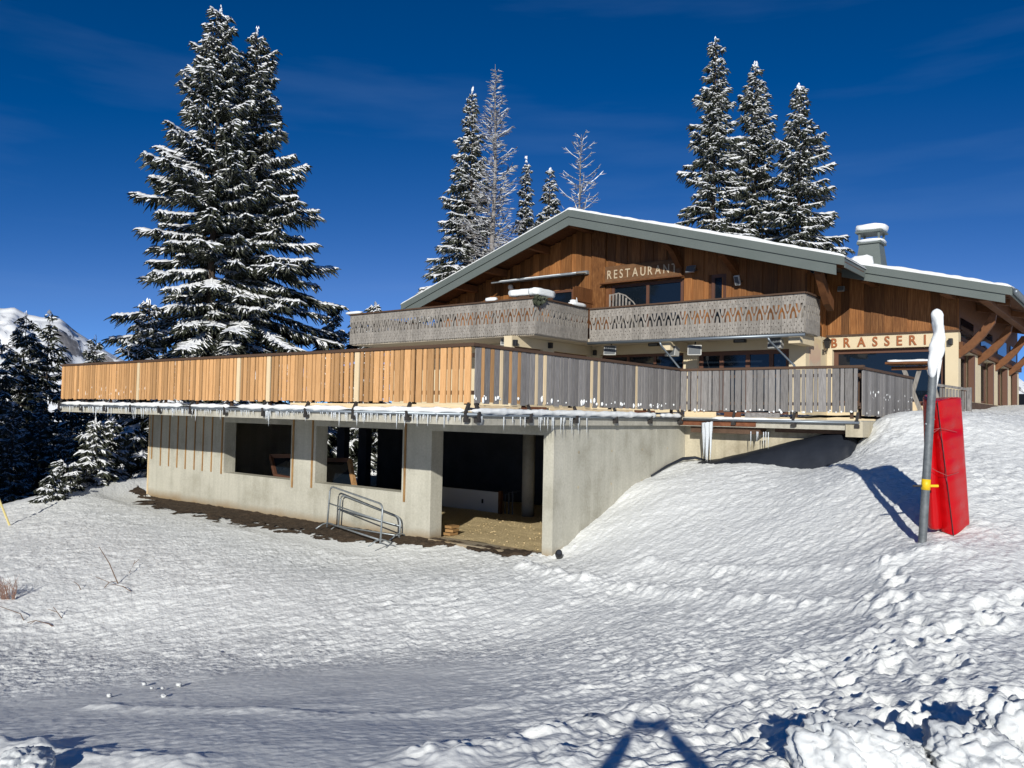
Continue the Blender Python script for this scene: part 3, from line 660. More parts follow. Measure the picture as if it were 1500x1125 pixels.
# ---------------------------------------------------------------- chalet
chalet = thing("wooden_chalet", "big timber chalet with snowy low gable roof behind the terrace", "chalet", (-12, 26, 0))
YR, YW, YB = 21.6, 23.6, 38.0
XA, ZA, SLL, SLR = -15.05, 6.78, .33, .286
XL, XR, XW = -22.95, -6.24, -2.77
def rz(x): return ZA - SLL * (XA - x) if x < XA else ZA - SLR * (x - XA)
def rzw(x): return 4.46 - .257 * (x + 6.71)
def roof_slab(name, pts, y0, y1, top, bot, m_, par):
    b = MB(); n = len(pts)
    poly = [(x, z + top) for x, z in pts] + [(x, z + bot) for x, z in reversed(pts)]
    b.prism(poly, 'y', y0, y1); return b.build(name, M[m_], par)
M['roof_metal'] = noise_mat("roof_metal", [(.3, (.10, .115, .11)), (.7, (.13, .145, .14))], scale=2, rough=.5)
M['soffit_wood'] = noise_mat("soffit_wood", [(.3, (.07, .026, .010)), (.7, (.14, .055, .02))], scale=3, mapscale=(7, .6, 7), rough=.7)
roof = roof_slab("roof", [(XL, rz(XL)), (XA, ZA), (-6.95, rz(-6.95))], YR + .045, YB, 0, -.10, 'roof_metal', chalet)
roof_slab("roof_edge", [(-6.949, rz(-6.949)), (XR, rz(XR))], YR + .045, YW - .06, 0, -.10, 'roof_metal', roof)
roof_slab("wing_roof", [(-6.947, rzw(-6.947)), (XW, rzw(XW))], YW + .045, YB, 0, -.10, 'roof_metal', roof)
# boarded underside: one board after the other
def soffit_boards(x0, x1, fz, y0, y1, n):
    for k in range(n):
        a, b_ = y0 + (y1 - y0) * k / n, y0 + (y1 - y0) * (k + 1) / n - .012
        b = MB(); b.prism([(x0, fz(x0) - .104), (x1, fz(x1) - .104), (x1, fz(x1) - .128), (x0, fz(x0) - .128)], 'y', a, b_)
        b.build("soffit_board", M['soffit_wood'], roof)
soffit_boards(XL, XA - .003, rz, YR + .05, 23.4, 12); soffit_boards(XA + .003, XR, rz, YR + .05, 23.4, 12)
soffit_boards(-7.6, XW, rzw, YW + .05, 25.0, 10); soffit_boards(-4.2, XW, rzw, 25.0, 37, 40)
# stepped fascia
def fascia(x0, x1, f, y, hi, lo, name="fascia_board", cut=0):
    b = MB(); b.prism([(x0, f(x0) + hi), (x1, f(x1) + hi), (x1, f(x1) + lo), (x0, f(x0) + lo)], 'y', y, y + .042); return b.build(name, M['fascia'], roof)
fascia(XL, XA - .001, rz, YR - .03, .02, -.215); fascia(XA + .001, XR, rz, YR - .03, .02, -.215)
fascia(XL + .2, XA - .001, rz, YR + .014, -.20, -.50); fascia(XA + .001, XR - .22, rz, YR + .014, -.20, -.50)
fascia(-6.80, XW, rzw, YW - .03, .02, -.19); fascia(-6.90, XW - .12, rzw, YW + .014, -.175, -.41)
b = MB(); b.box(XR - .03, XR - .001, YR + .06, YW - .07, rz(XR) - .26, rz(XR) - .01); b.build("fascia_board", M['fascia'], roof)
b = MB(); b.box(XW, XW + .04, YW - .03, YB, rzw(XW) - .20, rzw(XW) + .02); b.build("fascia_board", M['fascia'], roof)
b = MB(); b.tube([(XW + .10, YW + .05, rzw(XW) - .10), (XW + .10, YB, rzw(XW) - .13)], .075, 10); b.build("eave_gutter", M['gutter'], roof, smooth=True)
def roof_snow(x0, x1, f, y0, y1, th, seed, nx=150, over=.05):
    """blanket of snow on one roof plane with a rounded lumpy front edge"""
    ys = np.concatenate([[0, 0, .05, .15, .4], np.linspace(.9, y1 - y0, 14)]); ny = len(ys)
    xs = np.linspace(x0, x1, nx); V = []
    fz = np.array([f(x) for x in xs]); lum = 1 + .28 * fbm(xs / .9, xs * 0, seed, 3) + .14 * fbm(xs / .2, xs * 0 + 3, seed + 1, 2)
    endt = np.minimum(1, np.minimum(xs - x0, x1 - xs) / .15) ** .5
    for k in range(ny):
        hgt = [.015, .45, .8, .95, 1][min(k, 4)]
        y = y0 + ys[k] - over * (.5 + .5 * lum) * [.2, 1, .7, .3, 0][min(k, 4)] + np.zeros(nx)
        z = fz + th * hgt * lum * (.3 + .7 * endt) + (.05 * fbm(xs / 1.5, y / 1.5, seed + 3, 3) if k > 3 else 0)
        V.append(np.stack([xs, y, z], 1))
    V = np.concatenate(V); i = (np.arange(ny - 1)[:, None] * nx + np.arange(nx - 1)[None]).ravel()
    q = np.stack([i, i + 1, i + nx + 1, i + nx], 1)
    # rim down to the roof on the two slope ends
    L0 = np.arange(ny) * nx; L1 = L0 + nx - 1; o_ = len(V)
    d0, d1 = V[L0].copy(), V[L1].copy(); d0[:, 2] = f(x0) - .01; d1[:, 2] = f(x1) - .01
    V = np.concatenate([V, d0, d1]); a = np.arange(ny - 1)
    q2 = np.stack([L0[a + 1], L0[a], o_ + a, o_ + a + 1], 1); q3 = np.stack([L1[a], L1[a + 1], o_ + ny + a + 1, o_ + ny + a], 1)
    return link("roof_snow", np_mesh("roof_snow", V - np.array(org(roof)), np.concatenate([q, q2, q3]), M['snow_pad'], True), roof, org(roof))
roof_snow(XL - .02, XA + .15, rz, YR, YB, .085, 3); roof_snow(XA - .15, XR + .03, rz, YR, YW - .05, .125, 5)
roof_snow(XA - .1, -6.9, rz, YW - .06, YB, .125, 8); roof_snow(-7.0, XW + .05, rzw, YW + .12, YB, .135, 6)
# purlins
def purlin(x, f, y0, y1, dz=.128, w_=.19, h_=.25):
    z = f(x) - dz - .02 - abs(w_ * .16); b = MB(); b.box(x - w_ / 2, x + w_ / 2, y0, y1, z - h_, z); b.build("purlin", M['timber'], chalet, bevel=.012)
for x in (-16.9, -18.85, -20.3, -21.95): purlin(x, rz, YR + .16, 23.0)
b = MB(); b.box(XA - .12, XA + .12, YR + .16, 23.0, ZA - .52, ZA - .20); b.build("ridge_beam", M['timber'], chalet, bevel=.012)
for x in (-13.45, -11.68, -9.83, -7.9): purlin(x, rz, YR + .16, 23.0)
for x in (-6.33, -4.32): purlin(x, rzw, YW + .16, 24.9)
b = MB(); b.box(-3.50, -3.28, YW + .16, YB - .2, rzw(-3.4) - .44, rzw(-3.4) - .16); b.build("eave_purlin", M['timber'], chalet, bevel=.012)
for x_, zb_ in ((-11.68, 4.62), (-9.83, 4.36)):  # brackets added to cast shade on the right half of the restaurant sign
    zt_ = rz(x_) - .43
    MB().prism([(23.05, zb_), (23.05, zb_ + .26), (22.55, zt_ - .001), (21.95, zt_ - .001), (21.95, zt_ - .10), (22.35, zt_ - .22)], 'x', x_ - .09, x_ + .09).build("shade_console", M['timber'], chalet)
# curved brace at the gable corner
b = MB(); b.prism([(22.98, 3.05), (22.98, 3.35), (22.5, 3.62), (22.05, 4.05), (21.85, 4.05), (21.85, 3.92), (22.3, 3.45), (22.6, 3.2)], 'x', -7.1, -6.92); b.build("brace", M['timber'], chalet)

# walls of boards: every board its own piece, standing proud of its neighbour by turns
def boards_y(x0, x1, y, zlo, ztop, holes=(), m_='siding', seed=0, name="wall_board", bw=.25):
    rg = np.random.default_rng(seed); x = x0; k = 0
    while x < x1 - .02:
        w_ = min((bw * .8 if k % 2 else bw) * rg.uniform(.8, 1.2), x1 - x); xc = x + w_ / 2
        pr = .018 if k % 2 else .050
        segs = [(zlo, min(ztop(x), ztop(x + w_)) - .005)]
        for (a, b_, c, d) in holes:
            if a < xc < b_:
                new = []
                for (p_, q_) in segs:
                    if d <= p_ or c >= q_: new.append((p_, q_)); continue
                    if c > p_ + .02: new.append((p_, c))
                    if d < q_ - .02: new.append((d, q_))
                segs = new
        for p_, q_ in segs:
            if q_ - p_ > .05:
                o = link(name, unit_box(m_), chalet, (xc, y - pr / 2, (p_ + q_) / 2)); o.scale = (w_ + (.02 if k % 2 == 0 else -.002), pr, q_ - p_)
        x += w_; k += 1
def boards_x(y0, y1, x, zlo, zhi, sgn=1, m_='siding', seed=0):
    rg = np.random.default_rng(seed); y = y0; k = 0
    while y < y1 - .02:
        w_ = min((.165 if k % 2 else .20) * rg.uniform(.85, 1.15), y1 - y); pr = .018 if k % 2 else .045
        o = link("wall_board", unit_box(m_), chalet, (x + sgn * pr / 2, y + w_ / 2, (zlo + zhi) / 2)); o.scale = (pr, w_ + (.02 if k % 2 == 0 else -.002), zhi - zlo); y += w_; k += 1
UH = [(-14.45, -11.58, 2.3, 4.40), (-10.62, -10.14, 2.3, 4.42), (-16.80, -15.80, 2.3, 4.40)]
under = lambda f: (lambda x: f(x) - .13)
b = MB(); b.prism([(-22, 2.37), (-7.70, 2.37), (-7.70, rz(-7.70) - .14), (XA, ZA - .14), (-22, rz(-22) - .14)], 'y', 23.12, 23.32); b.build("upper_wall", M['timber'], chalet)
boards_y(-22, -7.70, 23.10, 2.50, under(rz), UH, seed=2)
b = MB(); b.box(-7.86, -4.16, 25.06, 25.2, 2.52, 3.60); b.prism([(-7.86, 3.602), (-4.16, 3.602), (-4.16, rzw(-4.16) - .14), (-7.86, rzw(-7.86) - .14)], 'y', 25.06, 25.2); b.build("upper_wall", M['timber'], chalet)
boards_y(-7.72, -4.17, 25.04, 2.52, under(rzw), seed=4, bw=.33)
boards_x(23.06, 24.98, -7.74, 2.50, 4.2, 1, seed=6)
b = MB(); b.box(-7.9, -7.745, 23.33, 25.05, 2.4, 4.3); b.build("return_wall", M['timber'], chalet)
b = MB(); b.box(-15.02, -14.47, 22.99, 23.045, 2.5, rz(-15.02) - .2); b.build("corner_board", M['siding'], chalet)
b = MB(); b.box(-22.2, -22.0, 23.1, 37.8, 0, rz(-22.2) - .14); b.build("gable_side_wall", M['timber'], chalet)
# masonry ground floor
def ghole(x, z): return (-14.60 < x < -11.52 and .25 < z < 2.04) or (-11.04 < x < -8.18 and .05 < z < 2.04)
b = MB(); wall_cells(b, [-14.95, -14.60, -11.52, -11.04, -8.18, -7.70], [-.6, .05, .25, 2.04, 2.36], ghole, 23.0, 23.3); b.build("rendered_wall", M['cream'], chalet)
b = MB(); b.box(-7.98, -7.701, 23.302, 25.0, -.6, 2.49); b.build("rendered_wall", M['cream'], chalet)
def wh(x, z): return -7.55 < x < -4.49 and .45 < z < 2.13
b = MB(); wall_cells(b, [-7.70, -7.55, -4.49, -4.162], [-.6, .45, 2.13, 2.515], wh, 24.93, 25.28); b.build("rendered_wall", M['cream'], chalet)
SB = [(25.28, 27.5), (28.65, 31.2), (32.15, 34.5), (35.45, 37.2)]
def sh(y, z): return any(a < y < c for a, c in SB) and .62 < z < 2.02
b = MB(); wall_cells(b, sorted([25.282, 37.8] + [v for s_ in SB for v in s_ if v > 25.3]), [-.6, .62, 2.02, 2.14], lambda y, z: sh(y, z), -4.55, -4.16, 'x'); b.build("rendered_wall", M['cream'], chalet)
b = MB(); b.box(-4.50, -4.20, 25.0, 37.8, 2.145, rzw(-4.3) - .15); b.build("upper_side_wall", M['timber'], chalet)
b = MB(); b.box(-4.158, -4.06, 25.0, 37.8, 2.06, 2.24); b.build("wall_plate", M['timber'], chalet)
b = MB(); b.box(-4.158, -4.10, 24.96, 37.8, .25, .60); b.build("base_board", M['rail_brown'], chalet)
b = MB(); b.box(-7.74, -4.12, 24.88, 24.928, 2.515, 2.57); b.build("drip_board", M['rail_brown'], chalet)
# ground floor extension under the left balcony
def eh(y, z): return (18.75 < y < 20.2 or 20.78 < y < 22.86) and .3 < z < 2.03
b = MB(); wall_cells(b, [18.6, 18.75, 20.2, 20.78, 22.86, 22.995], [-.3, .3, 2.03, 2.335], eh, -15.25, -14.95, 'x'); b.build("rendered_wall", M['cream'], chalet)
b = MB(); b.box(-22.5, -15.252, 20.8, 21.1, -.3, 2.335); b.build("rendered_wall", M['cream'], chalet)

def window(x0, x1, z0, z1, y, mull=(), fw=.09, rails=(), depth=.07, name="window", m_='frame'):
    b = MB(); xs = [x0] + list(mull) + [x1]
    b.box(x0, x0 + fw, y, y + depth, z0, z1); b.box(x1 - fw, x1, y, y + depth, z0, z1)
    for m2 in mull: b.box(m2 - fw / 2, m2 + fw / 2, y, y + depth, z0 + fw, z1 - fw)
    b.box(x0 + fw, x1 - fw, y, y + depth, z1 - fw, z1); b.box(x0 + fw, x1 - fw, y, y + depth, z0, z0 + fw)
    for rl in rails: b.box(x0 + fw, x1 - fw, y + .004, y + depth - .004, rl - .03, rl + .03)
    f = b.build(name, M[m_], chalet)
    ed = [x0] + list(mull) + [x1]
    for a, c in zip(ed[:-1], ed[1:]):
        g = MB(); g.box(a + (fw if a == x0 else fw / 2), c - (fw if c == x1 else fw / 2), y + depth * .55, y + depth * .75, z0 + fw, z1 - fw); g.build("pane", M['glass'], f)
    return f
window(-14.24, -11.58, 2.45, 4.40, 23.07, (-12.87,), .10)
b = MB(); b.box(-14.47, -14.245, 23.05, 23.14, 2.45, 4.40); b.build("window_jamb", M['timber'], chalet)
window(-10.62, -10.14, 2.45, 4.42, 23.05, (), .10, name="door")
window(-16.80, -15.80, 2.45, 4.40, 23.06, (), .08)
window(-14.60, -11.52, .25, 2.04, 23.12, (-13.6, -12.6), .09)
window(-11.04, -8.18, .05, 2.04, 23.12, (-10.30, -9.47, -8.75), .13, name="door")
window(-7.55, -4.49, .45, 2.13, 25.10, (), .13)
for a, c in SB:
    b = MB(); b.box(-4.45, -4.38, a, a + .12, .62, 2.02); b.box(-4.45, -4.38, c - .12, c, .62, 2.02); b.box(-4.45, -4.38, a + .12, c - .12, 1.9, 2.02); b.box(-4.45, -4.38, a + .12, c - .12, .62, .72)
    f = b.build("window", M['frame'], chalet); g = MB(); g.box(-4.43, -4.41, a + .12, c - .12, .72, 1.9); g.build("pane", M['glass'], f)
    b = MB(); b.box(-4.30, -4.145, c - .14, c - .001, .62, 2.02); b.build("window_trim", M['frame'], chalet)
    b = MB(); b.box(-4.195, -4.17, a + .1, c - .1, 2.42, 2.95); b.build("transom_pane", M['glass'], chalet)
for a, c in ((18.75, 20.2), (20.78, 22.86)):
    b = MB(); b.box(-15.15, -15.08, a, a + .09, .3, 2.03); b.box(-15.15, -15.08, c - .09, c, .3, 2.03); b.box(-15.15, -15.08, a + .09, c - .09, 1.80, 2.03); b.box(-15.15, -15.08, a + .09, c - .09, .3, .4)
    f = b.build("window", M['frame'], chalet); g = MB(); g.box(-15.13, -15.11, a + .09, c - .09, .4, 1.80); g.build("pane", M['glass'], f)
# braces and outriggers under the right eave
for y in (24.98, 28.1, 31.6, 34.95):
    b = MB(); b.prism([(-4.158, 1.78), (-4.158, 2.02), (-3.86, 2.30), (-3.62, 2.58), (-3.40, 2.95), (-3.26, 2.95), (-3.30, 2.72), (-3.52, 2.38), (-3.82, 2.04)], 'y', y, y + .17); b.build("brace", M['timber'], chalet)
    b = MB(); b.prism([(-4.19, rzw(-4.19) - .16), (-2.95, rzw(-2.95) - .16), (-2.95, rzw(-2.95) - .33), (-4.19, rzw(-4.19) - .36)], 'y', y + .01, y + .16); b.build("outrigger", M['timber'], chalet)
# chimney
b = MB()
def frus(b, x, y, hx0, hy0, z0, hx1, hy1, z1):
    v = [(x - hx0, y - hy0, z0), (x + hx0, y - hy0, z0), (x + hx0, y + hy0, z0), (x - hx0, y + hy0, z0), (x - hx1, y - hy1, z1), (x + hx1, y - hy1, z1), (x + hx1, y + hy1, z1), (x - hx1, y + hy1, z1)]
    b.add(v, [(3, 2, 1, 0), (4, 5, 6, 7), (0, 1, 5, 4), (1, 2, 6, 5), (2, 3, 7, 6), (3, 0, 4, 7)])
cx, cy = -6.97, 27.0
frus(b, cx, cy, .47, .47, 4.2, .30, .30, 5.62); ch = b.build("chimney", M['fascia'], roof)
for (dx, dy) in ((-1, -1), (1, -1), (1, 1), (-1, 1)):
    b = MB(); b.box(cx + dx * .29 - .03, cx + dx * .29 + .03, cy + dy * .29 - .03, cy + dy * .29 + .03, 5.69, 5.98); b.build("chimney_post", M['fascia'], roof)
b = MB(); frus(b, cx, cy, .36, .36, 5.622, .36, .36, 5.70); b.build("chimney_collar", M['fascia'], roof)
b = MB(); frus(b, cx, cy, .40, .40, 5.98, .40, .40, 6.04); b.build("chimney_cap", M['fascia'], roof)
def soft_box(name, c, h, m_, par, seed=0, lv=3, pw=4, jit=.07):
    """rounded lump of snow"""
    bm = bmesh.new(); bmesh.ops.create_cube(bm, size=2)
    bmesh.ops.subdivide_edges(bm, edges=bm.edges[:], cuts=lv, use_grid_fill=True); rg = np.random.default_rng(seed)
    o3 = org(par) if par is not None else Vector(c)
    for v in bm.verts:
        p_ = v.co; n4 = (abs(p_.x) ** pw + abs(p_.y) ** pw + abs(p_.z) ** pw) ** (1 / pw); s2 = 1 / max(n4, 1e-6)
        q_ = p_ * (max(abs(p_.x), abs(p_.y), abs(p_.z)) * s2 * (1 + rg.uniform(-jit, jit)))
        v.co = Vector((c[0] + q_.x * h[0], c[1] + q_.y * h[1], c[2] + q_.z * h[2])) - o3
    me = bpy.data.meshes.new(name); bm.to_mesh(me); bm.free(); me.materials.append(M[m_]); me.polygons.foreach_set("use_smooth", [True] * len(me.polygons))
    return link(name, me, par, o3)
soft_box("chimney_snow", (cx, cy, 6.14), (.46, .46, .13), 'snow_pad', roof, 1, 3, 3.2)
soft_box("chimney_snow", (cx, cy - .02, 5.72), (.40, .40, .06), 'snow_pad', roof, 2)
soft_box("chimney_snow", (cx - .15, cy - .55, 4.75), (.36, .22, .45), 'snow_pad', roof, 3)

# balcony with carved boards
SLAB_L = MB().box(-22.6, -14.30, 18.88, 22.98, 2.34, 2.47); bl = SLAB_L.build("balcony_floor", M['soffit'], chalet)
b = MB(); b.box(-14.295, -7.36, 21.74, 22.98, 2.34, 2.47); b.build("balcony_floor", M['soffit'], chalet)
b = MB(); b.box(-7.77, -7.46, 21.80, 22.98, 2.08, 2.337); b.build("balcony_beam", M['cream'], chalet)
b = MB(); b.box(-11.66, -11.36, 21.80, 22.98, 2.02, 2.337); b.build("balcony_beam", M['cream'], chalet)
b = MB(); b.tube([(-14.2, 21.60, 2.31), (-7.25, 21.60, 2.28)], .05, 8); b.build("balcony_gutter", M['gutter'], chalet, smooth=True)
b = MB(); b.tube([(-11.62, 21.62, 2.27), (-11.60, 21.66, 2.15), (-11.12, 22.2, 1.35), (-11.1, 22.3, .1)], .035, 8); b.build("downpipe", M['gutter'], chalet, smooth=True)
b = MB(); b.tube([(-8.27, 21.62, 2.25), (-8.25, 21.66, 2.15), (-7.78, 22.3, 1.5), (-7.76, 22.4, .1)], .035, 8); b.build("downpipe", M['gutter'], chalet, smooth=True)

def carved_mesh(P=.32, H=1.06, th=.028):
    """one repeat of the balustrade: a forked board with tongues above and below and small drilled holes"""
    bm = bmesh.new()
    def poly(loop):
        vs = [bm.verts.new((x, 0, z)) for x, z in loop]
        return [bm.edges.new((vs[i], vs[(i + 1) % len(vs)])) for i in range(len(vs))]
    def region(outer, holes):
        e = poly(outer)
        for (hx, hz, r_) in holes: e += poly([(hx + r_ * .8, hz), (hx, hz + r_ * 1.2), (hx - r_ * .8, hz), (hx, hz - r_ * 1.2)])
        bmesh.ops.triangle_fill(bm, use_beauty=True, use_dissolve=False, edges=e)
    h = P / 2; g = .004
    # top strip with hanging tongue
    region([(-h + g, H), (-h + g, .80), (-.042, .80), (-.040, .70), (-.028, .625), (0, .595), (.028, .625), (.040, .70), (.042, .80), (h - g, .80), (h - g, H)],
           [(-.08, .97, .021), (.0, .90, .021), (.08, .97, .021), (-h + .035, .88, .018), (h - .035, .88, .018)])
    # bottom strip with two half tongues rising at the edges
    z1 = .40
    region([(-h + g, 0.02), (-.12, 0), (-.08, .035), (-.04, 0), (0, .035), (.04, 0), (.08, .035), (.12, 0), (h - g, .02), (h - g, .595), (h - .026, .57), (h - .038, .50), (h - .042, z1), (.052, z1), (-.052, z1), (-h + .042, z1), (-h + .038, .50), (-h + .026, .57), (-h + g, .595)],
           [(-.075, .30, .021), (.075, .30, .021), (0, .20, .021), (-.075, .11, .021), (.075, .11, .021), (-h + .035, .21, .018), (h - .035, .21, .018)])
    # arms of the fork
    for s_ in (-1, 1):
        region([(s_ * .004, .401), (s_ * .052, .401), (s_ * .066, .50), (s_ * .092, .60), (s_ * (h - .03), .70), (s_ * (h - g), .735), (s_ * (h - g), .799), (s_ * .104, .799), (s_ * .090, .72), (s_ * .055, .62), (s_ * .02, .545), (s_ * .004, .525)], [])
    r_ = bmesh.ops.extrude_face_region(bm, geom=bm.faces[:])
    bmesh.ops.translate(bm, vec=(0, th, 0), verts=[v for v in r_["geom"] if isinstance(v, bmesh.types.BMVert)])
    bmesh.ops.recalc_face_normals(bm, faces=bm.faces[:])
    me = bpy.data.meshes.new("carved_board"); bm.to_mesh(me); bm.free(); me.materials.append(M['wood_carved']); return me
CARVED = carved_mesh()
def balustrade(label, p, q, zb, n, caps=True):
    p, q = np.array(p, float), np.array(q, float); d = q - p; l_ = np.linalg.norm(d); d /= l_; an = math.atan2(d[1], d[0])
    t = thing("balcony_railing", label, "balcony railing", (*((p + q) / 2), zb), "carved balcony railings of the chalet")
    for k in range(n):
        c = p + d * l_ * (k + .5) / n
        o = link("carved_board", CARVED, t, (*c, zb + random.uniform(-.008, .008))); o.scale = (l_ / n / .32, 1, 1); o.rotation_euler = (0, 0, an)
    c = (p + q) / 2; inn = np.array([-d[1], d[0]])
    piece("top_rail", 'rail_brown', t, (*c, zb + 1.085), (l_ + .06, .12, .045), an)
    for z in (.12, .90): piece("cross_rail", 'wood_carved', t, (*(c + inn * .055), zb + z), (l_ - .1, .05, .08), an)
    m = max(1, round(l_ / 1.6))
    for k in range(m + 1): piece("post", 'wood_carved', t, (*(p + d * min(max(l_ * k / m, .08), l_ - .08) + inn * .11), zb + .53), (.08, .055, 1.02), an)
    return t
balustrade("carved weathered balcony railing on the left, longest section", (-22.667, 18.82), (-14.238, 18.82), 2.365, 26)
balustrade("short carved balcony railing running back between two long sections", (-14.235, 18.86), (-14.235, 21.64), 2.365, 9)
balustrade("carved balcony railing below the gilded restaurant sign", (-14.20, 21.68), (-7.292, 21.68), 2.345, 22)
balustrade("carved railing closing the far left end of the balcony", (-22.664, 22.95), (-22.664, 18.86), 2.365, 12)
balustrade("short carved railing closing the right end of the balcony", (-7.288, 21.73), (-7.288, 22.95), 2.345, 4)

# ---------------------------------------------------------------- spruces
def foliage_mat(name, stops):
    m = noise_mat(name, stops, scale=1.1, detail=4, rough=.85, spec=.15, rand=.12); return m
M['needles'] = foliage_mat("needles", [(.3, (.016, .022, .014)), (.5, (.055, .062, .042)), (.75, (.17, .175, .15))])
M['tree_snow'] = mat("tree_snow", (.88, .90, .93), .8, 0, .15)

def strips(P, W, S):
    """P (n,k,3) centre lines, W (n,k) half widths, S (n,3) side vectors -> verts, quads"""
    n, k, _ = P.shape
    A = P - S[:, None] * W[..., None]; B = P + S[:, None] * W[..., None]
    V = np.stack([A, B], 2).reshape(-1, 3)
    b = (np.arange(n) * k * 2)[:, None] + (np.arange(k - 1) * 2)[None]
    return V, np.stack([b, b + 1, b + 3, b + 2], -1).reshape(-1, 4)
def tents(P, W, H, S):
    """snow lying on a line: left foot, crest, right foot"""
    n, k, _ = P.shape; up = np.array([0, 0, 1.0])
    A = P - S[:, None] * W[..., None] - up * (H[..., None] * .75); C = P + up * H[..., None]; B = P + S[:, None] * W[..., None] - up * (H[..., None] * .75)
    V = np.stack([A, C, B], 2).reshape(-1, 3); b = (np.arange(n) * k * 3)[:, None] + (np.arange(k - 1) * 3)[None]
    return V, np.concatenate([np.stack([b, b + 1, b + 4, b + 3], -1).reshape(-1, 4), np.stack([b + 1, b + 2, b + 5, b + 4], -1).reshape(-1, 4)])
class Bag:
    def __init__(s): s.V = []; s.Q = []; s.n = 0
    def add(s, VQ):
        V, Q = VQ; s.V.append(V); s.Q.append(Q + s.n); s.n += len(V)
    def mesh(s, name, m_, smooth=False): return np_mesh(name, np.concatenate(s.V), np.concatenate(s.Q), m_, smooth)

